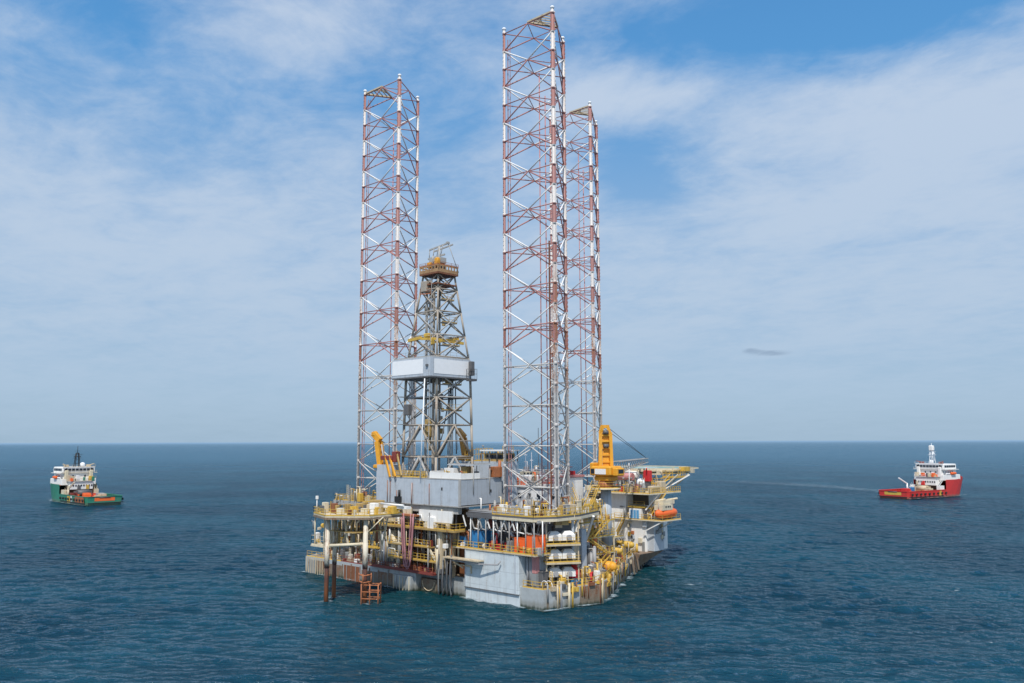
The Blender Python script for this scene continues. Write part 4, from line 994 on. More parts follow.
cm = thing('midship_fittings', 'crowded pipes, cabinets and ladders on the starboard main deck', 'fittings', (24, 12, DZ)); clutter(cm, 150, midship, 11)
def rack(rg): return (rg.uniform(19.5, 27), rg.uniform(3, 12), rg.choice([6.5, 9.5]))
st2 = thing('starboard_scaffold', 'cream stair and walkway tower between the near corner and the crane', 'walkway tower', (25, 7, DZ))
for z in (6.3, 9.3, 12.0):
    obj('walkway', MB().box(21.5, 28.2, 2.5, 3.6, z, z+.15).box(27.1, 28.2, 3.6, 12.5, z, z+.15), CREAM, st2)
    obj('railing', MB().rail([(21.5, 2.5, z+.15), (28.2, 2.5, z+.15), (28.2, 12.5, z+.15)], r=.08, step=.9), YEL, st2)
for x, y in ((28.1, 2.6), (28.1, 7.5), (28.1, 12.4), (21.6, 2.6)): obj('post', MB().box(x-.12, x+.12, y-.12, y+.12, DZ, 12.0), CREAM, st2)
for z in (3.3, 6.45, 9.45): obj('stair', MB().stair((28.9, 4 if z != 6.45 else 9.5, z), (28.9, 9.5 if z != 6.45 else 4, z+2.9)), YEL, st2)
clutter(st2, 70, lambda rg: (rg.uniform(22, 27.8), rg.uniform(2.7, 12), rg.choice([6.45, 9.45, 12.15])) , 5)
clutter(pd, 46, lambda rg: (rg.uniform(17, 31), rg.uniform(-12, -6.8), 14.4), 6); clutter(pd, 40, lambda rg: (rg.uniform(29.6, 32.0), rg.uniform(-6, 0), 14.4), 8)
clutter(st, 60, lambda rg: (rg.uniform(12, 31), rg.uniform(-12.6, -8.5), 8.45), 9, [RED, MAROON, WHITE, GALV, GREY, CREAM, RUSTO, DKGREY, YEL])
clutter(ac, 46, lambda rg: (rg.uniform(9.5, 21.5), rg.uniform(34.2, 40), 15.6), 12, [WHITE, WHITE, PINK, RED, GREY, DKGREY, BEIGE, YEL])
for i in range(16):
    x = rx = random.uniform(9.6, 19.0); z = random.uniform(4, 9); obj('wall_fitting', MB().bevbox(x, x+random.uniform(.3, 1.1), 35.6, 35.98, z, z+random.uniform(.3, 1.4), .04), random.choice([GREY, CREAM, DKGREY, YEL, LGREY, RUSTO]), ac)
for i in range(10):
    y = random.uniform(37, 40); z = random.uniform(4, 8.4); obj('wall_fitting', MB().bevbox(21.0, 21.3, y, y+random.uniform(.3, 1.0), z, z+random.uniform(.3, 1.2), .04), random.choice([GREY, CREAM, DKGREY, YEL, LGREY]), ac)
for i in range(7):
    x = random.uniform(-7, 14); obj('wall_pipe', MB().path([(x, -14.15, 15.4), (x, -14.15, random.uniform(16.5, 19.6))], .06), random.choice([GALV, LGREY, RUSTO]), df)
clutter(ac, 16, lambda rg: (rg.uniform(14, 22), rg.uniform(35.2, 36.0), 10.1), 13)
clutter(ac, 22, lambda rg: (rg.uniform(11, 19), rg.uniform(33.6, 35.6), DZ+.04), 14, [WHITE, WHITE, YEL, CREAM, GREY])
clutter(dh, 36, lambda rg: (rg.uniform(1.5, 12.8), rg.uniform(12, 13.4), 17.55), 15, [WHITE, PINK, RUSTO, GREY, CREAM, ORANGE]); clutter(dh2, 40, lambda rg: (rg.uniform(-13, 3), rg.uniform(29.4, 34), 19.1), 16, [WHITE, PINK, RED, GREY, CREAM])
clutter(df, 34, lambda rg: (rg.uniform(-3, 14), rg.uniform(-13, -8), 18.5), 17, [OCHRE, RUSTO, GREY, WHITE, DKGREY]); clutter(rh, 16, lambda rg: (rg.uniform(2, 12), rg.uniform(1, 6), 22.7), 18)
# raised deck round port leg
pd2 = thing('leg_deck', 'yellow railed deck around the foot of the left leg', 'raised deck', (-21, 0, DZ))
m = MB().box(-30.5, -13.0, -7.6, -4.2, 13.9, 14.3); m.box(-30.5, -28, -4.2, 6, 13.9, 14.3); m.box(-15.3, -10, -4.2, 6, 13.9, 14.3); obj('deck_plate', m, GREY, pd2)
m = MB().rail([(-30.4, 5, 14.3), (-30.4, -7.5, 14.3), (-10.2, -7.5, 14.3)], r=.08, step=1.0); m.rail([(-28, -5, 14.3), (-11, -5, 14.3)], r=.08, step=.8); obj('railing', m, YEL, pd2)
m = MB().box(-30.5, -10, -7.75, -7.6, 13.4, 14.3); obj('edge_beam', m, GALV, pd2)
for x in (-29, -24, -19, -14):
    obj('post', MB().tube((x, -7, DZ), (x, -7, 13.9), .22), BEIGE, pd2)
    obj('brace', MB().beam((x, -7, 8), (x+3.4, -7, 13.6), .2, .2), CREAM, pd2)
locker('deck_locker', 'cream locker on the deck beside the left leg', -13.2, -10.6, -6.6, -4.8, 14.3, 16.4, CREAM)
locker('deck_locker', 'ochre locker at the foot of the left leg', -25, -22.8, -6.9, -5.8, 14.3, 15.8, OCHRE)
for i in range(14):
    x = -27.5+i*1.3; y = -11.5+random.uniform(-.6, 3); s = random.uniform(.4, 1.0)
m = MB(); m2 = MB()
pa = thing('port_deck_piping', 'rusty pipe manifold on the left stern deck behind the wellhead platform', 'pipework', (-18, -10, DZ))
for i in range(16):
    x = -28+i*1.15; h = random.uniform(2, 8); y = -11.5+random.uniform(0, 3)
    obj('pipe', MB().path([(x, y, DZ), (x, y, DZ+h), (x+random.uniform(.6, 2.4), y, DZ+h)], random.uniform(.08, .2)), random.choice(mats), pa)
for i in range(10):
    x = -28+i*1.9; s = random.uniform(.6, 1.3); y = -12+random.uniform(0, 2)
    obj('skid_box', MB().bevbox(x, x+s*1.2, y, y+s, DZ+.03, DZ+.03+s*1.4, .06), random.choice([MAROON, GREY, BEIGE, OCHRE, WHITE, DKGREY]), pa)
for i in range(3):
    z = 5.8+2.6*i; obj('walkway', MB().box(-27, -11, -10.6, -8.6, z, z+.2), OCHRE, pa); obj('railing', MB().rail([(-27, -10.5, z+.2), (-11, -10.5, z+.2)], r=.06, step=1.1), YEL, pa)

shift()
clutter(hull, 44, lambda rg: (rg.uniform(-22, 9), rg.uniform(-14.1, -12.6), DZ+.03), 31, [MAROON, RUST, RUSTO, CREAM, GREY, WHITE, OCHRE, DKGREY])
clutter(hull, 60, lambda rg: (lambda q: (q[0], q[1], DZ+.03))(side(rg.uniform(1, 40), out=-rg.uniform(.5, 2.5))), 32, [YEL, YEL, OCHRE, CREAM, WHITE, GREY, DKGREY, RUSTO, RED])
clutter(pa, 70, lambda rg: (rg.uniform(-30, -9), rg.uniform(-13.6, -9), rg.choice([DZ+.04, 6.0, 8.6, 11.2])), 20)
clutter(pd2, 50, lambda rg: (rg.uniform(-30.5, -11.5), rg.uniform(-8.2, -5.6), 14.3), 21)
# starboard deck things
def drum(x, y, z, r, h, mat, label, cat='drum', name='deck_drum', horizontal=False):
    t = thing(name, label, cat, (x, y, z), 'drums and floats on the starboard deck')
    if horizontal:
        obj('body', MB().tube((x-h/2, y, z+r+.15), (x+h/2, y, z+r+.15), r, n=16), mat, t)
        obj('end_cap', MB().sphere((x-h/2, y, z+r+.15), r*.92, 1), mat, t); obj('end_cap', MB().sphere((x+h/2, y, z+r+.15), r*.92, 1), mat, t)
        obj('saddle', MB().box(x-h*.35, x-h*.2, y-r*.7, y+r*.7, z, z+r*.6).box(x+h*.2, x+h*.35, y-r*.7, y+r*.7, z, z+r*.6), DKGREY, t)
    else:
        obj('body', MB().tube((x, y, z), (x, y, z+h), r, n=16), mat, t)
        m = MB()
        for k in (.05, .35, .65, .97): m.tube((x, y, z+h*k-.04), (x, y, z+h*k+.04), r+.04, n=16)
        obj('hoop', m, mat, t)
        obj('bung', MB().tube((x+r*.4, y, z+h), (x+r*.4, y, z+h+.08), .1, n=8), DKGREY, t)
D1 = DZ+.04
container(32.0, 33.7, -6.3, -4.6, D1, 4.4, BLUE, 'low blue skid under the cluster of red drums', DKGREY)
drum(32.5, -5.8, 4.45, .6, 1.2, RED, 'left red drum on the blue skid')
drum(33.2, -5.2, 4.45, .55, 1.6, RED, 'taller right red drum on the blue skid')
drum(32.5, -4.9, 4.45, .5, 1.9, VRED, 'rear red drum on the blue skid, tallest of them')
drum(29.3, 8.6, D1, .95, 2.2, YEL2, 'fat bright yellow horizontal float near the crane base', 'float', 'mooring_float', True)
drum(30.6, 5.2, D1, .5, .9, CLEANW, 'small white drum left of the yellow float')
drum(17.6, 30.5, D1+1.2, .7, 3.6, YEL, 'yellow cylinder tank before the white accommodation block', 'tank', 'gas_tank', True)
drum(22.0, 20.4, D1+1.4, .6, 3.2, YEL, 'yellow cylinder tank just behind the crane pedestal', 'tank', 'gas_tank', True)
locker('deck_locker', 'dark equipment box at the extreme stern corner', 28.4, 31.0, -11.2, -9.8, D1, 5.6, DKGREY)
locker('deck_locker', 'orange box against the tower left of the crane pedestal', 19.4, 20.8, 16.0, 17.2, D1+1, 9.2, ORANGE)
tk = thing('tube_stack', 'bundle of grey vertical cylinders beside the crane pedestal', 'pipework', (24, 8, DZ))
for i in range(6):
    x = 28.2+.75*(i % 3); y = 3.4+.9*(i//3); obj('cylinder', MB().tube((x, y, DZ), (x, y, 7.2+.8*(i % 2)), .33, n=10).sphere((x, y, 7.2+.8*(i % 2)), .33), (GREY, DKGREY, MGREY)[i % 3], tk)
obj('manifold', MB().path([(28.0, 3.0, 7.8), (30.4, 3.0, 8.0), (30.4, 3.0, 5)], .14), GALV, tk)
hp = thing('deck_pipework', 'tangle of yellow and grey pipe stands along the starboard rail', 'pipework', (27, 5, DZ))
for i in range(40):
    x, y, a = side(3+i*1.2, out=-random.uniform(.6, 2.6)); h = random.uniform(.8, 2.8)
    if abs(x-PX-.7) < 1.8 and abs(y-PY) < 1.8: continue
    obj('pipe', MB().path([(x, y, DZ), (x, y, DZ+h), (x-random.uniform(.4, 1.2), y+.3, DZ+h)], random.uniform(.08, .18)), random.choice([YEL, YEL, GREY, BEIGE, RUSTO, WHITE, DKGREY]), hp)
for i in range(34):
    x, y, a = side(2+i*1.4, out=-random.uniform(.8, 4.5)); q = random.uniform(.4, 1.2)
    if abs(x-PX-.7) < 2.2 and abs(y-PY) < 2.2: continue
    obj('valve_box', MB().bevbox(x-q/2, x+q/2, y-q/2, y+q/2, DZ+.03, DZ+.03+q*random.uniform(.8, 2), .06), random.choice([YEL, GREY, WHITE, BEIGE, DKGREY, RUSTO, CREAM]), hp)
m = MB()
for i in range(10):
    t0 = PI*i/9; t1 = PI*(i+1)/9
    for dx in (0, .5): m.tube((31.4+dx-.7*math.cos(t0), -11.2+dx, 3.6+.8*math.sin(t0)), (31.4+dx-.7*math.cos(t1), -11.2+dx, 3.6+.8*math.sin(t1)), .07, n=5)
obj('arched_pipe', m, WHITE, hp)
m = MB().add([(19.2, 31.5, .2), (20.8, 31.5, 3.4), (19.0, 31.5, 3.4), (13.6, 44, .2), (20.8, 40.5, 3.4), (14, 44, 3.4)], [(0, 1, 2), (5, 4, 3), (0, 3, 4, 1), (1, 4, 5, 2), (2, 5, 3, 0)])
obj('sponson', m, HULLB, hull)
bh = thing('bow_fittings', 'dark anchor brackets and hoses hanging at the far starboard hull edge', 'fittings', (14, 40, 2))
for i in range(7):
    y = 26+i*2.6; x = 22.4-(y-26)*.48
    obj('bracket', MB().beam((x+.2, y, 3.6), (x+.7, y+.1, .3), .35, .25), DARK if i % 2 else HULLB, bh)

# ------------------------------------------------------------------ wellhead platform
shift(3.4, -4.6, 0)
wp = thing('wellhead_platform', 'small cream wellhead platform on rusty piles at the rig stern', 'offshore platform', (-2, -23, 0))
def w(name, m, mat): return obj(name, m, mat, wp)
for x, y, r_, zt in ((-2.9, -26.4, .38, 14), (-5.5, -23.0, .36, 14), (2.5, -22.6, .42, 14)):
    w('pile', MB().tube((x, y, -4), (x, y, zt), r_, n=14), PILE)
    w('pile_sleeve', MB().tube((x, y, 5.6), (x, y, 9.8), r_+.04, n=14), PILE)
w('brace', MB().tube((-5.5, -23.0, 9.0), (2.5, -22.6, 9.6), .27, n=10), CREAM); w('brace', MB().tube((-2.2, -26.4, 9.3), (2.5, -22.6, 9.6), .26, n=10), CREAM)
w('brace', MB().tube((-5.5, -23, 9.2), (-2.2, -26.4, 9.2), .22, n=10), CREAM)
w('brace', MB().tube((2.5, -22.6, 11.2), (.2, -20.6, 14), .12, n=8), CREAM); w('brace', MB().tube((2.5, -22.6, 11.2), (4.4, -20.4, 14), .11, n=8), CREAM)
WD = [(-8.8, -25.2), (-2.0, -27.6), (3.8, -22.8), (3.4, -15.6), (-7.6, -14.6)]
w('deck', MB().prism(WD, 14.0, 14.25), CREAM)
m = MB()
for a, b in zip(WD, WD[1:]+WD[:1]): m.beam((*a, 13.8), (*b, 13.8), .2, .3)
w('edge_beam', m, DECKBR)
w('railing', MB().rail([(x, y, 14.25) for x, y in WD+[WD[0]]], r=.075, step=.9), YEL)
w('lower_deck', MB().box(-9.2, -5.4, -25.4, -21.0, 8.6, 8.85), CREAM)
w('railing', MB().rail([(-9.1, -21, 8.85), (-9.1, -25.3, 8.85), (-5.5, -25.3, 8.85)], r=.06, step=.8, h=1.6), CREAM)
for x, y in ((-8.6, -25), (-8.6, -21.4), (-5.8, -25.0)): w('hanger', MB().tube((x, y, 8.8), (x, y, 13.9), .12), CREAM)
for a, b in (((-3.8, -22.6, 8.8), (-1.6, -22.6, 13.7)), ((-3.2, -21.4, 8.8), (-2.2, -21.4, 13.9)), ((.4, -21.6, 9.4), (1.4, -21.4, 13.7)), ((-.4, -24, 9.4), (-1.4, -24, 13.7)), ((-4.4, -24.5, 9), (-5.4, -24.5, 13.7))):
    w('strut', MB().beam(a, b, .26, .26), CREAM)
w('middle_deck', MB().box(-4.6, 1.8, -24.6, -18, 11.4, 11.55), OCHRE)
for i in range(8):
    x = -4.2+i*.8; y = random.uniform(-24, -19); z0 = random.choice([9.4, 11.6]); w('wellhead_pipe', MB().tube((x, y, z0), (x, y, random.uniform(12.5, 14.0)), random.uniform(.1, .28), n=8), random.choice([BEIGE, CREAM, OCHRE, GREY, RUST]))
for x, y, sx, h, mm in ((-7.6, -24.6, .9, 1.3, DKGREY), (-6.2, -23.6, 1.1, 1.7, RUST), (-6.4, -18, 1.6, 1.4, OCHRE), (-3.2, -24.6, 1.2, 1.0, CREAM), (-1.6, -19.4, 1.8, 1.5, BEIGE), (.8, -20.6, 1.3, 1.9, WHITE), (2.6, -18.2, 1.6, 1.3, YEL), (-3.6, -17.2, 2.2, 2.0, OCHRE)):
    w('equipment_skid', MB().bevbox(x, x+sx, y, y+sx*.8, 14.26, 14.26+h, .08), mm)
w('mast', MB().tube((-8.2, -25, 14.2), (-8.2, -25, 17.0), .09, n=6).bevbox(-8.4, -8.0, -25.2, -24.8, 16.6, 17.2, .05), WHITE)
m = MB().box(.6, 6.8, -17.4, -16.4, 15.2, 15.6); m.path([(-.5, -17, 15.8), (6.2, -17.6, 15.8)], .2); w('header_pipe', m, WHITE)
for i in range(26):
    x = random.uniform(-7.6, 2.6); y = random.uniform(-25, -17); q = random.uniform(.25, .9)
    w('equipment_box', MB().bevbox(x, x+q, y, y+q, 14.26, 14.26+q*random.uniform(.8, 2.4), .05), random.choice([CREAM, BEIGE, OCHRE, RUST, GREY, YEL, DKGREY]))
for i in range(20):
    x = random.uniform(-5, 2.4); y = random.uniform(-24.5, -17); z = random.choice([9.6, 11.6])
    w('wellhead_pipe', MB().path([(x, y, z), (x, y, z+random.uniform(1, 2.2)), (x+random.uniform(-1.5, 1.5), y, z+2.3)], random.uniform(.08, .2)), random.choice([BEIGE, CREAM, OCHRE, GREY, RUST, YEL]))
m = MB()
for k in range(5):
    a = (-4.6+k*1.5, -18.2); m.beam((*a, 8.8), (a[0]+1.5, a[1], 13.8), .2, .2); m.beam((a[0]+1.5, a[1], 8.8), (*a, 13.8), .16, .16)
w('truss', m, CREAM)
# boat landing cage
m = MB()
for z in (.9, 2.0, 3.1):
    for a, b in (((2.9, -23.6), (5.3, -22.0)), ((5.3, -22.0), (4.2, -20.6)), ((4.2, -20.6), (1.9, -22.2)), ((1.9, -22.2), (2.9, -23.6))): m.tube((*a, z), (*b, z), .1, n=6)
for x, y in ((2.9, -23.6), (5.3, -22.0), (4.2, -20.6), (1.9, -22.2), (4.1, -22.8)): m.tube((x, y, -1), (x, y, 3.3), .11, n=6)
w('boat_landing', m, RUSTO)
m = MB()
for a, b in (((1.7, -23.2), (3.4, -22.0)), ((3.4, -22.0), (3.3, -23.6)), ((1.7, -23.2), (3.3, -23.6))):
    for z in (3.5, 4.6): m.tube((*a, z), (*b, z), .09, n=6)
for x, y in ((1.7, -23.2), (3.4, -22.0), (3.3, -23.6)): m.tube((x, y, 3.2), (x, y, 4.9), .09, n=6)
w('boat_landing', m, RUSTO)

shift()
# ------------------------------------------------------------------ supply vessels
def ship(name, label, stern_pt, heading, L, B, hullmat, trim, deckmat, mastmat, cfg):
    """built along +X (bow) in local space then placed; every mesh is local to the thing"""
    t = thing(name, label, 'supply vessel', (stern_pt[0], stern_pt[1], 0), 'supply vessels standing by the rig')
    t.rotation_euler = (0, 0, heading); t.scale = (cfg['scale'], cfg['scale'], cfg['scale']*.86)
    def o(nm, m, mat, par=None):
        me = bpy.data.meshes.new(nm); me.from_pydata(m.v, [], m.f); me.polygons.foreach_set('use_smooth', m.sm); me.materials.append(mat)
        ob = bpy.data.objects.new(nm, me); C.objects.link(ob); ob.parent = par or t; return ob
    # hull stations: x, half beam at deck, half beam at waterline, deck height
    F = cfg['fore']; st_ = []
    xs = [0, .02, .06, .3, .5, .545, .55, .7, .8, .88, .94, .98, 1.03]
    hb = [.44, .485, .5, .5, .5, .5, .5, .49, .46, .38, .25, .12, .02]
    wb = [.40, .45, .48, .49, .49, .49, .49, .45, .38, .27, .15, .05, .0]
    dk_ = [3.9, 3.9, 3.9, 3.9, 3.9, 3.9, F, F, F+.2, F+.6, F+1.0, F+1.3, F+1.5]
    vs = []
    for x, h, w_, d in zip(xs, hb, wb, dk_):
        X = x*L
        xw = X if x < .85 else X-(x-.85)*L*.35
        vs += [(xw, -w_*B*.8, -2.5), (xw, -w_*B, .2), (X, -h*B, d), (X, h*B, d), (xw, w_*B, .2), (xw, w_*B*.8, -2.5)]
    fs = []; n = len(xs)
    for i in range(n-1):
        for k in range(5):
            if k == 2: continue
            a = i*6+k; fs.append((a, a+1, a+7, a+6))
    fs.append((0, 5, 4, 3, 2, 1))
    o('hull', MB().add(vs, fs), hullmat)
    # decks (aft well deck sits below its bulwark)
    aft = [(xs[i]*L, -hb[i]*B+.25) for i in range(6)]+[(xs[i]*L, hb[i]*B-.25) for i in range(5, -1, -1)]
    o('work_deck', MB().prism(aft, 2.5, 2.62), deckmat)
    fore = [(xs[i]*L, -hb[i]*B+.2) for i in range(6, n)]+[(xs[i]*L, hb[i]*B-.2) for i in range(n-1, 5, -1)]
    o('fore_deck', MB().prism(fore, F-.5, F-.4), deckmat)
    m = MB()
    for s in (-1, 1):
        for i in range(5): m.beam((xs[i]*L, s*(hb[i]*B-.1), 3.95), (xs[i+1]*L, s*(hb[i+1]*B-.1), 3.95), .4, .22)
    m.beam((0, -.44*B, 3.95), (0, .44*B, 3.95), .4, .22)
    o('bulwark_cap', m, cfg['cap'])
    m = MB()
    for i in range(12):
        x = 2+i*(L*.5-3)/12
        for s in (-1, 1): m.box(x, x+.25, s*(B*.5-.55)-.15, s*(B*.5-.55)+.15, 2.6, 3.9)
    o('bulwark_stay', m, cfg['cap'])
    m = MB()
    for s in (-1, 1): m.box(.3, .5*L, s*B*.5-.12 if s > 0 else -B*.5-.12, s*B*.5+.12, .9, 1.25)
    m.box(-.25, -.02, -.43*B, .43*B, .9, 1.3); o('fender', m, BLACK)
    for i in range(9):
        for s in (-1, 1): o('tyre_fender', MB().tube((2+i*3.1, s*(B*.5+.1), 2.4), (2+i*3.1, s*(B*.5+.45), 2.4), .55, n=10), BLACK)
    if cfg.get('patch'):
        for x0, x1, z0, z1, mm in cfg['patch']:
            m = MB()
            s = cfg['side']
            y = s*(B*.5+.02)
            m.add([(x0*L, y*.97, z0), (x1*L, y*.98, z0), (x1*L, y, z1), (x0*L, y, z1)], [(0, 1, 2, 3)])
            for i in range(len(m.v)): vx, vy, vz = m.v[i]; m.v[i] = (vx, vy+s*.15, vz)
            o('painted_side_panel', m, mm)
    if cfg.get('stern_patch'):
        o('stern_name_panel', MB().add([(-.05, -.26*B, 2.0), (-.05, .26*B, 2.0), (-.03, .26*B, 3.5), (-.03, -.26*B, 3.5)], [(3, 2, 1, 0)]), cfg['stern_patch'])
    # superstructure
    sx0, sx1 = .54*L, .80*L
    m = MB().bevbox(sx0, sx1, -B*.46, B*.46, F-.4, F+2.4, .12); s1 = o('deckhouse', m, WHITE)
    o('deckhouse', MB().bevbox(sx0+1.2, sx1-1.5, -B*.40, B*.40, F+2.4, F+5.0, .12), WHITE)
    m = MB().box(sx0, sx0+.15, -B*.34, B*.34, 2.7, F-.6); o('aft_shade_panel', m, DARK)  # solid dark panel painting the shade of the work deck entry
    o('side_stair', MB().stair((sx0-6, B*.40, 2.7), (sx0-2.9, B*.40, 5.9)).stair((sx0-3, -B*.40, 5.9), (sx0-.2, -B*.40, F-.4)), cfg['rail'])
    o('aft_house', MB().bevbox(sx0-2.6, sx0-.02, -B*.32, B*.30, 5.9, F+1.1, .1), WHITE)
    for i in range(24):
        q = random.uniform(.4, 1.3); x = sx0-random.uniform(.4, 2.8); y = random.uniform(-B*.33, B*.33); z = random.choice([F+1.42, F+1.42, F+1.42, 5.95])
        o('deck_fitting', MB().bevbox(x-q/2, x+q/2, y-q/2, y+q/2, z, z+q*random.uniform(1, 2.4), .05), random.choice([WHITE, CREAM, BEIGE, GREY, DKGREY, cfg['cap'], ORANGE, YEL]))
    for i in range(9):
        y = -B*.3+i*B*.07; o('aft_window', MB().box(sx0-2.7, sx0-2.61, y, y+.5, 7.3, 8.1), WINDOW)
    for i in range(14):
        x = random.uniform(.08, .46)*L; y = random.uniform(-B*.38, B*.38); q = random.uniform(.6, 1.8)
        o('deck_cargo', MB().bevbox(x, x+q, y-q/2, y+q/2, 2.65, 2.65+q*.8, .05), random.choice([ORANGE, RUSTO, MGREY, cfg['cap'], BEIGE, RED]))
    for s in (-1, 1): o('aft_casing', MB().box(sx0-3.4, sx0-.01, min(s*B*.46, s*B*.36), max(s*B*.46, s*B*.36), 2.62, 5.9), cfg['casing'])
    o('casing_roof', MB().box(sx0-3.0, sx0, -B*.36, B*.34, F+1.2, F+1.4), cfg['roofmat'])
    bz = F+5.0
    wh = o('wheelhouse', MB().bevbox(sx0+.8, sx1-2.2, -B*.44, B*.44, bz+.15, bz+2.9, .25), WHITE)
    o('bridge_wing', MB().box(sx0+.6, sx1-1.8, -B*.50, B*.50, bz, bz+.15), WHITE)
    nw = 8
    for i in range(nw):
        y0 = -B*.40+i*B*.8/nw
        o('window', MB().box(sx0+.70, sx0+.79, y0+.12, y0+B*.8/nw-.12, bz+1.1, bz+2.2), WINDOW, wh)
        o('window', MB().box(sx1-2.19, sx1-2.1, y0+.12, y0+B*.8/nw-.12, bz+1.1, bz+2.2), WINDOW, wh)
    for s in (-1, 1):
        for i in range(5):
            x0 = sx0+1.5+i*(sx1-sx0-4.5)/5
            o('window', MB().box(x0+.1, x0+(sx1-sx0-4.5)/5-.15, s*B*.44-.05, s*B*.44+.05, bz+1.1, bz+2.2), WINDOW, wh)
            o('porthole', MB().box(x0, x0+.5, s*B*.40-.04, s*B*.40+.04, F+3.4, F+4.1), WINDOW)
    for i in range(5):
        y0 = -B*.36+i*B*.16; o('porthole', MB().box(sx0+1.12, sx0+1.19, y0, y0+.6, F+3.2, F+4.1), WINDOW)
    m = MB().rail([(sx0+.6, -B*.44, bz+2.9), (sx0+.6, B*.44, bz+2.9)], r=.06); m.rail([(sx0+.2, -B*.46, F+2.4), (sx0+.2, B*.46, F+2.4)], r=.06)
    m.rail([(sx0-2.9, -B*.35, F+1.4), (sx0-2.9, B*.33, F+1.4)], r=.06)
    m.rail([(sx0+.6, s_*B*.48, bz+.15) for s_ in (-1, 1)], r=.06); o('railing', m, cfg['rail'])
    for s in (-1, 1):
        f = o('funnel', MB().bevbox(sx0+.1, sx0+1.9, s*B*.33-.7, s*B*.33+.7, F+2.4, F+6.4, .2), cfg['funnel'])
        o('exhaust', MB().tube((sx0+.8, s*B*.33, F+6.4), (sx0+.6, s*B*.33, F+7.4), .25), BLACK, f)
    # mast
    mx = sx0+3.6; mt = cfg['mast']
    m = MB()
    for a in (-1, 1):
        for b in (-1, 1): m.tube((mx+a*.9, b*.95, bz+2.9), (mx+a*.4, b*.45, bz+mt*.75), .16, n=6)
    for k in range(5):
        f = k/4; z = bz+2.9+(mt*.75-2.9)*f; ww = .95*(1-f)+.45*f
        for a, b in (((-1, -1), (1, -1)), ((1, -1), (1, 1)), ((1, 1), (-1, 1)), ((-1, 1), (-1, -1))):
            m.tube((mx+a[0]*ww, a[1]*ww, z), (mx+b[0]*ww, b[1]*ww, z), .09, n=5)
    m.box(mx-.9, mx+.9, -1.5, 1.5, bz+mt*.55, bz+mt*.55+.15); m.tube((mx, 0, bz+mt*.7), (mx, 0, bz+mt), .1, n=6)
    m.beam((mx, -1.9, bz+mt*.68), (mx, 1.9, bz+mt*.68), .15, .15); m.beam((mx, -1.2, bz+mt*.82), (mx, 1.2, bz+mt*.82), .12, .12)
    mo = o('mast', m, mastmat)
    o('radar', MB().bevbox(mx-.25, mx+.25, -1.4, 1.4, bz+mt*.60, bz+mt*.60+.35, .08), mastmat, mo)
    if cfg.get('topball'): o('mast_top', MB().bevbox(mx-1.0, mx+.7, -1.0, 1.0, bz+mt*.72, bz+mt*.92, .3), WHITE, mo)
    o('radome', MB().sphere((sx1-4.0, cfg['dome']*B, bz+3.8), 1.0), CLEANW)
    o('fire_monitor', MB().bevbox(mx-1.4, mx-.4, -B*.36, -B*.24, bz+2.9, bz+4.0, .1).bevbox(mx-1.4, mx-.4, B*.24, B*.36, bz+2.9, bz+4.0, .1).tube((mx-1, -B*.3, bz+3.7), (mx-2.4, -B*.42, bz+4.3), .22).tube((mx-1, B*.3, bz+3.7), (mx-2.4, B*.42, bz+4.3), .22), cfg['monitor'])
    # deck gear
    o('winch', MB().tube((sx0-5, -2.2, 4.4), (sx0-5, 2.2, 4.4), 1.5, n=16).box(sx0-6, sx0-4, -3.2, -2.2, 2.6, 5.4).box(sx0-6, sx0-4, 2.2, 3.2, 2.6, 5.4), cfg['winch'])
    cs = cfg['craneside']
    cb = o('deck_crane', MB().tube((sx0-6.6, cs*B*.42, 2.6), (sx0-6.6, cs*B*.42, 6.8), .35).beam((sx0-6.6, cs*B*.42, 6.6), (sx0-12.5, cs*B*.42, 9.6), .4, .5), cfg['crane'])
    for i, (fx, fy, mm) in enumerate(cfg['cargo']):
        x = fx*L; y = fy*B; o('deck_cargo', MB().bevbox(x, x+2.6, y-1.2, y+1.2, 2.65, 4.7, .08), mm)
    o('stern_roller', MB().tube((.1, -2, 3.6), (.1, 2, 3.6), .35, n=12), DKGREY)
    # liferafts and small boat
    for s in (-1, 1):
        o('rescue_boat', MB().bevbox(sx0+5.5, sx0+9, s*B*.47-.7, s*B*.47+.7, F+2.5, F+3.7, .3), ORANGE)
        for i in range(2): o('life_raft', MB().tube((sx0+2.2+i*1.6, s*B*.45, F+2.9), (sx0+3.4+i*1.6, s*B*.45, F+2.9), .38, n=10), CLEANW)
    return t
ship('supply_vessel', 'green hulled supply vessel with black mast and orange aft deck, left of the rig', (-252.5, 34.0), R(178), 53, 14.2, HGREEN, WHITE, RUSTO, BLACK,
     dict(scale=1.12, fore=8.3, cap=HGREEN, side=1, casing=CREAM, roofmat=LGREY, rail=BEIGE, funnel=CREAM, mast=12.6, dome=-.30, monitor=BEIGE, winch=DKGREY, craneside=1, crane=CREAM,
          patch=[(.30, .36, .6, 3.6, YEL), (.02, .20, 1.3, 3.8, RUSTO), (.26, .29, 1.3, 3.8, WHITE)], stern_patch=ORANGE, cargo=[(.30, .05, ORANGE), (.22, -.2, MGREY), (.16, .22, ORANGE), (.10, -.1, BEIGE), (.38, .3, MAROON)]))
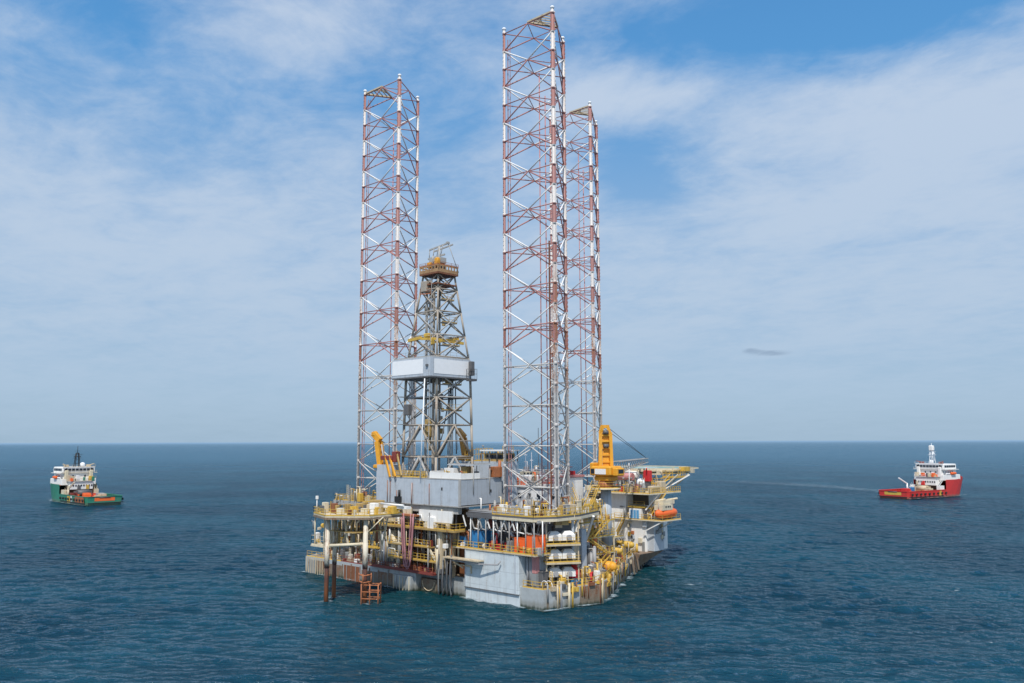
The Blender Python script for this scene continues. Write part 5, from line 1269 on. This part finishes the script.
ship('supply_vessel', 'red hulled supply vessel with white superstructure and white mast, right of the rig', (-14.0, 287), math.atan2(56, 15), 50, 15.0, VRED, WHITE, RUSTO, CLEANW,
     dict(scale=1.07, fore=8.8, cap=VRED, side=-1, casing=WHITE, roofmat=GREY, rail=WHITE, funnel=WHITE, mast=13.4, dome=.25, monitor=MAROON, winch=BEIGE, craneside=1, crane=CLEANW, topball=True,
          patch=[(.30, .42, .3, 3.6, VRED), (.44, .47, 1.2, 3.6, YEL)], stern_patch=YEL, cargo=[(.42, .3, BLUE), (.36, -.3, BEIGE), (.2, .1, RED)]))

# wakes and foam
wake('wake', [(-26, 318, 3, .3), (-40, 338, 8, .8), (-72, 360, 12, .9), (-101, 372, 14, .7), (-139, 382, 16, .4), (-190, 392, 18, 0)], 'faint pale wake trailing left of the red vessel', .38, .7)
hp_ = [(x*1.008, y*1.008-.1) for x, y in (stern[2], stern[3], star[0], star[1], star[2], star[3], star[4])]
pts_ = []
for a, b in zip(hp_, hp_[1:]):
    n = max(1, int(math.dist(a, b)/2.5))
    for i in range(n): f = i/n; pts_.append((a[0]+(b[0]-a[0])*f, a[1]+(b[1]-a[1])*f, random.uniform(.5, 1.6), random.uniform(.3, 1)))
wake('hull_wash', pts_, 'white wash along the near sides of the hull', 1.3, .18)
pts_ = [(-30.5+i*2.2, -14.9, random.uniform(.3, .8), random.uniform(.2, .8)) for i in range(16)]
wake('hull_wash', pts_, 'white wash along the left stern of the hull', 1.2, .18)
for px_, py_ in ((.5, -31), (-2.1, -27.6), (5.9, -27.2), (7.4, -26.8)):
    wake('pile_wash', [(px_+.9*math.cos(t*PI/5), py_+.9*math.sin(t*PI/5), .4, .9) for t in range(11)], 'ring of wash around a platform pile', .8, .14)
for sx_, sy_, hd2, L_ in ((-252.5, 34, R(178), 53*1.12), (-14, 287, math.atan2(56, 15), 50*1.07)):
    cx_, sn_ = math.cos(hd2), math.sin(hd2)
    for k in (-1, 1):
        wake('bow_wash', [(sx_+cx_*L_*f-sn_*k*8.6*(1 if f < .8 else .6), sy_+sn_*L_*f+cx_*k*8.6*(1 if f < .8 else .6), 1.0, .7) for f in (-.03, .1, .3, .5, .7, .85, .97)], 'low wash along the side of a vessel', .8, .5)

# ------------------------------------------------------------------ sky and light
w_ = bpy.data.worlds.new('World'); bpy.context.scene.world = w_; w_.use_nodes = True
nt = w_.node_tree; bg = nt.nodes['Background']
sky = N(nt, 'ShaderNodeTexSky'); sky.sky_type = 'NISHITA'; sky.sun_disc = False
sky.sun_elevation = SUN_EL; sky.sun_rotation = math.atan2(SUNV.x, SUNV.y); sky.altitude = 0; sky.air_density = 1.0; sky.dust_density = 1.2; sky.ozone_density = 2.0
tc = N(nt, 'ShaderNodeTexCoord').outputs['Generated']
sep = N(nt, 'ShaderNodeSeparateXYZ'); nt.links.new(tc, sep.inputs[0]); z = sep.outputs[2]
STR = .1
# clear sky: Nishita graded by elevation
grad = ramp(nt, z, [(0, (.34, .49, .64)), (.06, (.36, .52, .70)), (.2, (.30, .49, .74)), (.40, (.10, .34, .70)), (.6, (.07, .25, .58)), (1, (.05, .18, .5))])
gsc = mixc(nt, 1.0, grad, (1/STR, 1/STR, 1/STR), 'MULTIPLY')
base = mixc(nt, .88, sky.outputs[0], gsc)
# clouds on a plane overhead
den = math_(nt, 'ADD', math_(nt, 'MAXIMUM', z, 0.0), .13)
cx = math_(nt, 'DIVIDE', sep.outputs[0], den); cy = math_(nt, 'DIVIDE', sep.outputs[1], den)
cmb = N(nt, 'ShaderNodeCombineXYZ'); nt.links.new(cx, cmb.inputs[0]); nt.links.new(cy, cmb.inputs[1])
def cn(scale, det, rg, rot, sc, off, dist=0.):
    mp = N(nt, 'ShaderNodeMapping'); mp.inputs['Rotation'].default_value = (0, 0, rot); mp.inputs['Scale'].default_value = sc; mp.inputs['Location'].default_value = off
    nt.links.new(cmb.outputs[0], mp.inputs[0]); n = N(nt, 'ShaderNodeTexNoise'); n.inputs['Scale'].default_value = scale; n.inputs['Detail'].default_value = det; n.inputs['Roughness'].default_value = rg; n.inputs['Distortion'].default_value = dist
    nt.links.new(mp.outputs[0], n.inputs[0]); return n.outputs[0]
n1 = cn(.9, 6, .55, R(20), (1, 1.25, 1), (3.1, 1.2, 0), .3)
n2 = cn(2.8, 9, .62, R(110), (1, 1.3, 1), (1.0, 5, 0), .5)
n3 = cn(12.0, 6, .62, R(70), (1, 1.2, 1), (0, 0, 2), .3)
# direction-space cover: more veil low down and left, clear window high to the right
def blob(px, py, sx, sy, amp):
    """soft bump of cloud cover round a direction given as azimuth, elevation in degrees from the camera heading"""
    a = R(132.54-px); e = R(py); d = (math.cos(a)*math.cos(e), math.sin(a)*math.cos(e), math.sin(e))
    right = (math.sin(a), -math.cos(a), 0); 
    v1 = N(nt, 'ShaderNodeVectorMath', operation='DOT_PRODUCT'); nt.links.new(tc, v1.inputs[0]); v1.inputs[1].default_value = right
    dz = math_(nt, 'DIVIDE', math_(nt, 'SUBTRACT', z, d[2]), math.sin(R(sy)))
    dx = math_(nt, 'DIVIDE', v1.outputs['Value'], math.sin(R(sx)))
    q = math_(nt, 'ADD', math_(nt, 'MULTIPLY', dx, dx), math_(nt, 'MULTIPLY', dz, dz))
    return math_(nt, 'MULTIPLY', math_(nt, 'POWER', 2.718, math_(nt, 'MULTIPLY', q, -1.0)), amp)
cover = None
BL = [(27, 27.0, 11, 2.8, -.6), (10, 17.8, 3.2, 2.4, -.34), (7.6, 19.5, 2.2, 2.2, -.2), (13, 26, 6, 1.8, -.3), (-6, 24.0, 4, 4, -.16), (-27, 26, 6, 3.5, -.12), (-15, 26.5, 6, 3, .22), (6.5, 22.6, 3.5, 1.5, .28), (-22, 14, 17, 4.5, .2), (30, 19, 9, 4, .24), (20, 14.5, 14, 4, .2), (-6, 17, 5, 3, -.08), (20, 21, 6, 2, .12), (24, 9, 8, 1.5, .1)]
for bl in BL:
    v = blob(*bl); cover = v if cover is None else math_(nt, 'ADD', cover, v)
sm = math_(nt, 'ADD', math_(nt, 'ADD', math_(nt, 'MULTIPLY', n1, .52), math_(nt, 'MULTIPLY', n2, .64)), math_(nt, 'MULTIPLY', n3, .26))
sm = math_(nt, 'ADD', sm, math_(nt, 'MULTIPLY', cover, .8))
sm = math_(nt, 'ADD', sm, math_(nt, 'MULTIPLY', smooth(nt, z, .30, .10), .12))
cl = smooth(nt, sm, .46, 1.0)
fade = smooth(nt, z, .0, .14)
cl = math_(nt, 'MULTIPLY', cl, math_(nt, 'ADD', math_(nt, 'MULTIPLY', fade, .50), .34))
ccol = ramp(nt, z, [(0, (.43, .57, .73)), (.12, (.48, .60, .75)), (.3, (.55, .65, .79)), (.6, (.66, .73, .84)), (1, (.6, .68, .8))])
ccs = mixc(nt, 1.0, ccol, (1/STR,)*3, 'MULTIPLY')
col = mixc(nt, cl, base, ccs)
# small dark cloud low on the right
dc = blob(17.3, 5.68, 1.5, .24, .9); dn = math_(nt, 'MULTIPLY', smooth(nt, math_(nt, 'MULTIPLY', math_(nt, 'ADD', dc, blob(15.9, 5.9, .7, .22, .7)), math_(nt, 'ADD', math_(nt, 'MULTIPLY', n2, .5), math_(nt, 'MULTIPLY', n3, 1.7))), .35, 1.15), .6)
col = mixc(nt, dn, col, (.24/STR, .34/STR, .48/STR))
nt.links.new(col, bg.inputs[0]); bg.inputs[1].default_value = STR

sl = bpy.data.lights.new('sun', 'SUN'); sl.energy = 4.0; sl.angle = R(1.0); sl.color = (1, .95, .87)
so = bpy.data.objects.new('sun', sl); C.objects.link(so)
dv_ = Vector((SUNV.x*math.cos(SUN_EL), SUNV.y*math.cos(SUN_EL), math.sin(SUN_EL)))
so.rotation_euler = dv_.to_track_quat('Z', 'Y').to_euler()

# ------------------------------------------------------------------ camera
ph, th, ro = R(47.45928), .11853, .0029734
hx = Vector((-math.cos(ph), math.sin(ph), 0)); rt = Vector((math.sin(ph), math.cos(ph), 0))
fw = hx*math.cos(th)+Vector((0, 0, math.sin(th))); up = -hx*math.sin(th)+Vector((0, 0, math.cos(th)))
r2 = rt*math.cos(ro)-up*math.sin(ro); u2 = rt*math.sin(ro)+up*math.cos(ro)
cam = bpy.data.cameras.new('camera'); cam.lens = 839.5467/1024*36; cam.sensor_width = 36; cam.clip_end = 200000; cam.clip_start = .5
co = bpy.data.objects.new('camera', cam); C.objects.link(co)
M = Matrix((r2, u2, -fw)).transposed().to_4x4(); M.translation = Vector(CAMP); co.matrix_world = M
sc = bpy.context.scene; sc.camera = co
sc.view_settings.view_transform = 'Standard'; sc.view_settings.look = 'None'; sc.view_settings.exposure = 0
